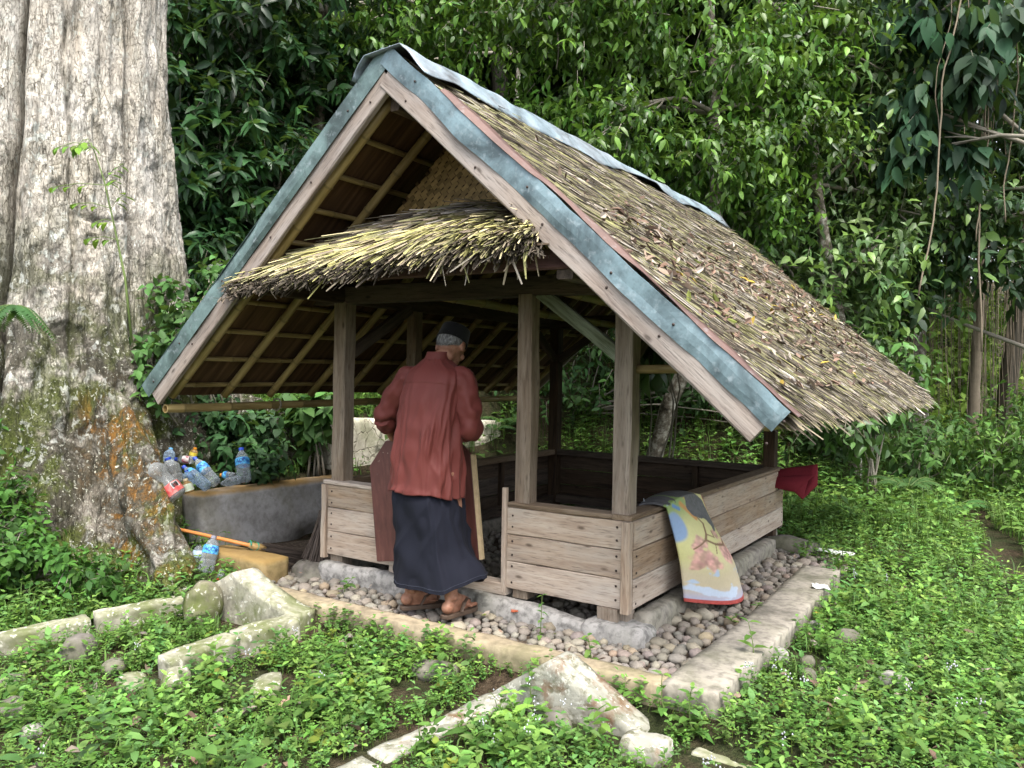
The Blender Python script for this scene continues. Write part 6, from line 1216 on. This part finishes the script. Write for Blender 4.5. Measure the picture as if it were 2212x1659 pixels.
def field(n, r, dmin, dmax):
    d = np.sqrt(r.uniform(dmin ** 2, dmax ** 2, n)); a = r.uniform(-.86, .86, n); f2 = nrm(FW[:2]); r2 = np.array([f2[1], -f2[0]]); P = CAM[:2] + d[:, None] * (np.cos(a)[:, None] * f2 + np.sin(a)[:, None] * r2); return P[:, 0], P[:, 1]
def herb(mb, x, y, r, ht, ll, lv=4, cols=WEEDC, lw=.6, tpl=LT8, spread=1.0):
    n = len(x); z = gh(x, y); B = np.stack([x, y, z], 1); h = ht * r.uniform(.5, 1.3, n); lean = r.normal(0, .18, (n, 2)); top = B + np.stack([lean[:, 0] * h, lean[:, 1] * h, h], 1); az = r.uniform(0, 6.28, n); base = pal(cols, n, r, .2)
    S = nrm(np.cross(top - B, r.normal(0, 1, (n, 3)))) * .0018; V = np.stack([B - S, B + S, top], 1).reshape(-1, 3); mb.add(V, np.arange(3 * n).reshape(-1, 3), np.repeat(base * [1.0, .8, .7], 3, 0))
    for k in range(lv):
        f = (k + 1) / lv; P = B + (top - B) * (f ** .8); sz = ll * (1 - .45 * f if k < lv - 1 else .5) * r.uniform(.7, 1.25, n) * np.clip(h / ht, .6, 1.2)
        for s in (0, PI):
            A = az + k * PI / 2 + s + r.normal(0, .25, n); el = r.normal(.18 + .35 * f, .25, n); D = np.stack([np.cos(A) * np.cos(el), np.sin(A) * np.cos(el), np.sin(el)], 1); N = np.stack([r.normal(0, .2, n), r.normal(0, .2, n), np.ones(n)], 1)
            T = base * (1 + .22 * (k == lv - 1)) * r.uniform(.8, 1.2, (n, 1)); V, F, T = leaves(P, D, N, sz * spread, lw, T, .25, .35, tpl, r); mb.add(V, F, T)
def grass(mb, x, y, r, ht, nb=6, cols=((.07, .14, .03), (.10, .18, .04))):
    n = len(x) * nb; X = np.repeat(x, nb) + r.normal(0, .025, n); Yy = np.repeat(y, nb) + r.normal(0, .025, n); z = gh(X, Yy); B = np.stack([X, Yy, z], 1); h = ht * r.uniform(.4, 1.2, n); A = r.uniform(0, 6.28, n); o = np.stack([np.cos(A), np.sin(A), 0 * A], 1); lean = r.uniform(.15, .8, n)[:, None]; S = nrm(np.cross(o, [0, 0, 1.])) * (.0025 + .002 * r.random(n))[:, None]
    M1 = B + o * lean * h[:, None] * .35 + np.array([0, 0, 1.]) * (h * .6)[:, None]; E = B + o * lean * h[:, None] + np.array([0, 0, 1.]) * (h * (1 - .4 * lean[:, 0]))[:, None]
    V = np.stack([B - S, B + S, M1 - S, M1 + S, E], 1).reshape(-1, 3); b = (np.arange(n) * 5)[:, None, None]; F = (b + np.array([[0, 1, 3], [0, 3, 2], [2, 3, 4]])[None]).reshape(-1, 3); mb.add(V, F, np.repeat(pal(cols, n, r, .25), 5, 0))
def weeds():
    r = np.random.default_rng(17); mb = MB()
    def F(n, d0, d1, pad=0., dens=None, low=None):
        x, y = field(n, r, d0, d1); ok = free(x, y, pad) & inview(np.stack([x, y, gh(x, y)], 1), .25); x, y = x[ok], y[ok]
        if dens is not None: k = fbm(np.stack([x * dens, y * dens, 0 * x], 1), 3, int(dens * 10)) + r.normal(0, .15, len(x)) > (low if low is not None else -.15); x, y = x[k], y[k]
        return x, y
    herb(mb, *F(7500, 1.6, 5.6, .0, 1.1, -.18), r, .115, .048, 4); herb(mb, *F(5200, 1.6, 5.6, .02, 1.5, -.05), r, .09, .04, 5, lw=.42, cols=[(.09, .19, .04), (.12, .23, .05)]); herb(mb, *F(1200, 1.6, 5.6, .03, 1.3, .05), r, .07, .06, 3, lw=.8, cols=[(.06, .14, .03), (.085, .17, .03), (.14, .19, .03)]); herb(mb, *F(30000, 1.6, 5.4, .0, .8, -.6), r, .045, .026, 2, lw=.8, tpl=LT4); herb(mb, *F(1500, 1.6, 6.0, .05, 1.4, .0), r, .17, .085, 4, lw=.5); grass(mb, *F(2200, 1.6, 5.6, .02, 1.7, -.05), r, .11)
    herb(mb, *F(9500, 5.2, 8.5, .03, .7, -.45), r, .14, .062, 3); herb(mb, *F(9000, 5.2, 8, .02), r, .06, .035, 2, lw=.7, tpl=LT4); grass(mb, *F(2600, 5.2, 9.0, .03, .9, -.2), r, .22)
    herb(mb, *F(15000, 8.0, 15, .05), r, .26, .12, 3, tpl=LT4, cols=[(.10, .20, .045), (.13, .24, .05), (.08, .17, .04)]); grass(mb, *F(5500, 8.0, 15, .05), r, .34)
    herb(mb, *F(6000, 14, 24, .05), r, .45, .24, 3, tpl=LT4, cols=G_Y)
    # thin stalks with tiny pale flower heads
    x, y = F(650, 1.7, 6.0, .05, 1.6, .12); n = len(x); z = gh(x, y); h = r.uniform(.12, .26, n); B = np.stack([x, y, z], 1); E = B + np.stack([r.normal(0, .03, n), r.normal(0, .03, n), h], 1); S = nrm(np.cross(E - B, r.normal(0, 1, (n, 3)))) * .0013
    mb.add(np.stack([B - S, B + S, E], 1).reshape(-1, 3), np.arange(3 * n).reshape(-1, 3), (.08, .14, .04)); m = 6; Q = np.repeat(E, m, 0) + r.normal(0, .010, (n * m, 3)); V, Fc = ico(1); V = V[:12]; 
    O = np.array([(1, 0, 0), (-1, 0, 0), (0, 1, 0), (0, -1, 0), (0, 0, 1.3), (0, 0, -1.3)]) * .0042; of = np.array([[0, 2, 4], [2, 1, 4], [1, 3, 4], [3, 0, 4], [2, 0, 5], [1, 2, 5], [3, 1, 5], [0, 3, 5]])
    mb.add((Q[:, None] + O[None]).reshape(-1, 3), ((np.arange(n * m) * 6)[:, None, None] + of[None]).reshape(-1, 3), (.55, .56, .62))
    mb.build('ground_cover', M_WEED, None, smooth=True, kind='stuff', label='low green weeds, grass and tiny pale flowers covering the ground', cat='ground cover')
    # litter between the weeds
    x, y = field(2200, r, 1.6, 6.5); k = free(x, y) & (fbm(np.stack([x * .9, y * .9, 0 * x], 1), 2, 40) > -.05); x, y = x[k], y[k]; V, F_, T = dead_leaves(np.stack([x, y, gh(x, y) + r.uniform(.01, .05, len(x))], 1), np.array([0, 0, 1.]), r, .02, .05)
    x2, y2 = r.uniform(-.1, 2.6, 130), r.uniform(-.5, 2.6, 130); k = ~((x2 > 0) & (x2 < 2.35) & (y2 > -.1)); a, b, c = dead_leaves(np.stack([x2[k], y2[k], np.full(k.sum(), -.108)], 1), np.array([0, 0, 1.]), r, .012, .032)
    MB().add(V, F_, T).add(a, b, c).build('fallen_leaf_litter', M_DEAD, None, kind='stuff', label='dead brown leaves lying between the weeds and pebbles', cat='leaf litter')
weeds()
def tall_weed(xd, yd, h, ll, lv, seed, label, z=None, cols=WEEDC):
    p = on(xd, yd, 2, -.22 if z is None else z); zz = gh(p[0], p[1]) if z is None else z; r = np.random.default_rng(seed); root = thing('weed_plant', (p[0], p[1], zz), label, 'weed'); mb = MB(); B = np.array([p[0], p[1], zz - .01]); sm = MB()
    top = B + [r.normal(0, .02), r.normal(0, .02), h]; path = np.linspace(B, top, 7) + np.sin(np.linspace(0, PI, 7))[:, None] * r.normal(0, .012, 3); V, P = tube(path, np.linspace(.004, .0015, 7), 5); sm.add(V, P)
    for k in range(lv):
        f = (k + 1.) / lv; q = np.array([np.interp(f, np.linspace(0, 1, 7), path[:, i]) for i in range(3)])
        for s in (0, PI):
            A = k * PI / 2 + s + r.normal(0, .3); el = r.normal(.1 + .4 * f, .2); s_ = ll * (1.1 - .6 * f) * r.uniform(.8, 1.2); V, F, T = leaves(q[None], np.array([[math.cos(A), math.sin(A), math.sin(el)]]), np.array([[0, 0, 1.]]), s_, .55, pal(cols, 1, r, .12), .25, .4, LT8, r); mb.add(V, F, T)
    mb.build('foliage', M_WEED, root); sm.build('stem', M_STEM, root)
tall_weed(1165, 1398, .30, .055, 7, 3, 'tall slender weed rising in front of the yellow kerb', -.2); tall_weed(1620, 1470, .26, .10, 5, 4, 'broad leaved weed growing against the outer face of the pale kerb')
tall_weed(1280, 1440, .16, .085, 4, 5, 'weed with drooping leaves at the inner corner of the kerbs', -.15); tall_weed(745, 1315, .16, .10, 4, 6, 'leafy weed beside the curved grave slab and the yellow kerb')
tall_weed(560, 1390, .12, .11, 3, 7, 'broad leaved weed inside the broken grave frame'); tall_weed(1450, 1560, .20, .09, 5, 8, 'leafy weed right of the triangular grave slab'); tall_weed(1500, 1590, .22, .08, 6, 9, 'bushy weed between the pale kerb and the whitish slab')
tall_weed(1155, 1530, .22, .085, 5, 10, 'weed standing in front of the left flank of the triangular slab'); tall_weed(480, 1235, .22, .09, 5, 11, 'leafy weed in front of the orange block and bottles'); tall_weed(540, 1240, .20, .085, 5, 12, 'weed half hiding the orange stained block')
tall_weed(1630, 1315, .06, .055, 3, 13, 'small seedling between the pebbles near the pale kerb', -.12); tall_weed(1590, 1340, .05, .05, 3, 14, 'tiny seedling on the pebble bed below the mat', -.12)
tall_weed(400, 1180, .25, .06, 6, 15, 'thin weed growing between the root and the grey wall')
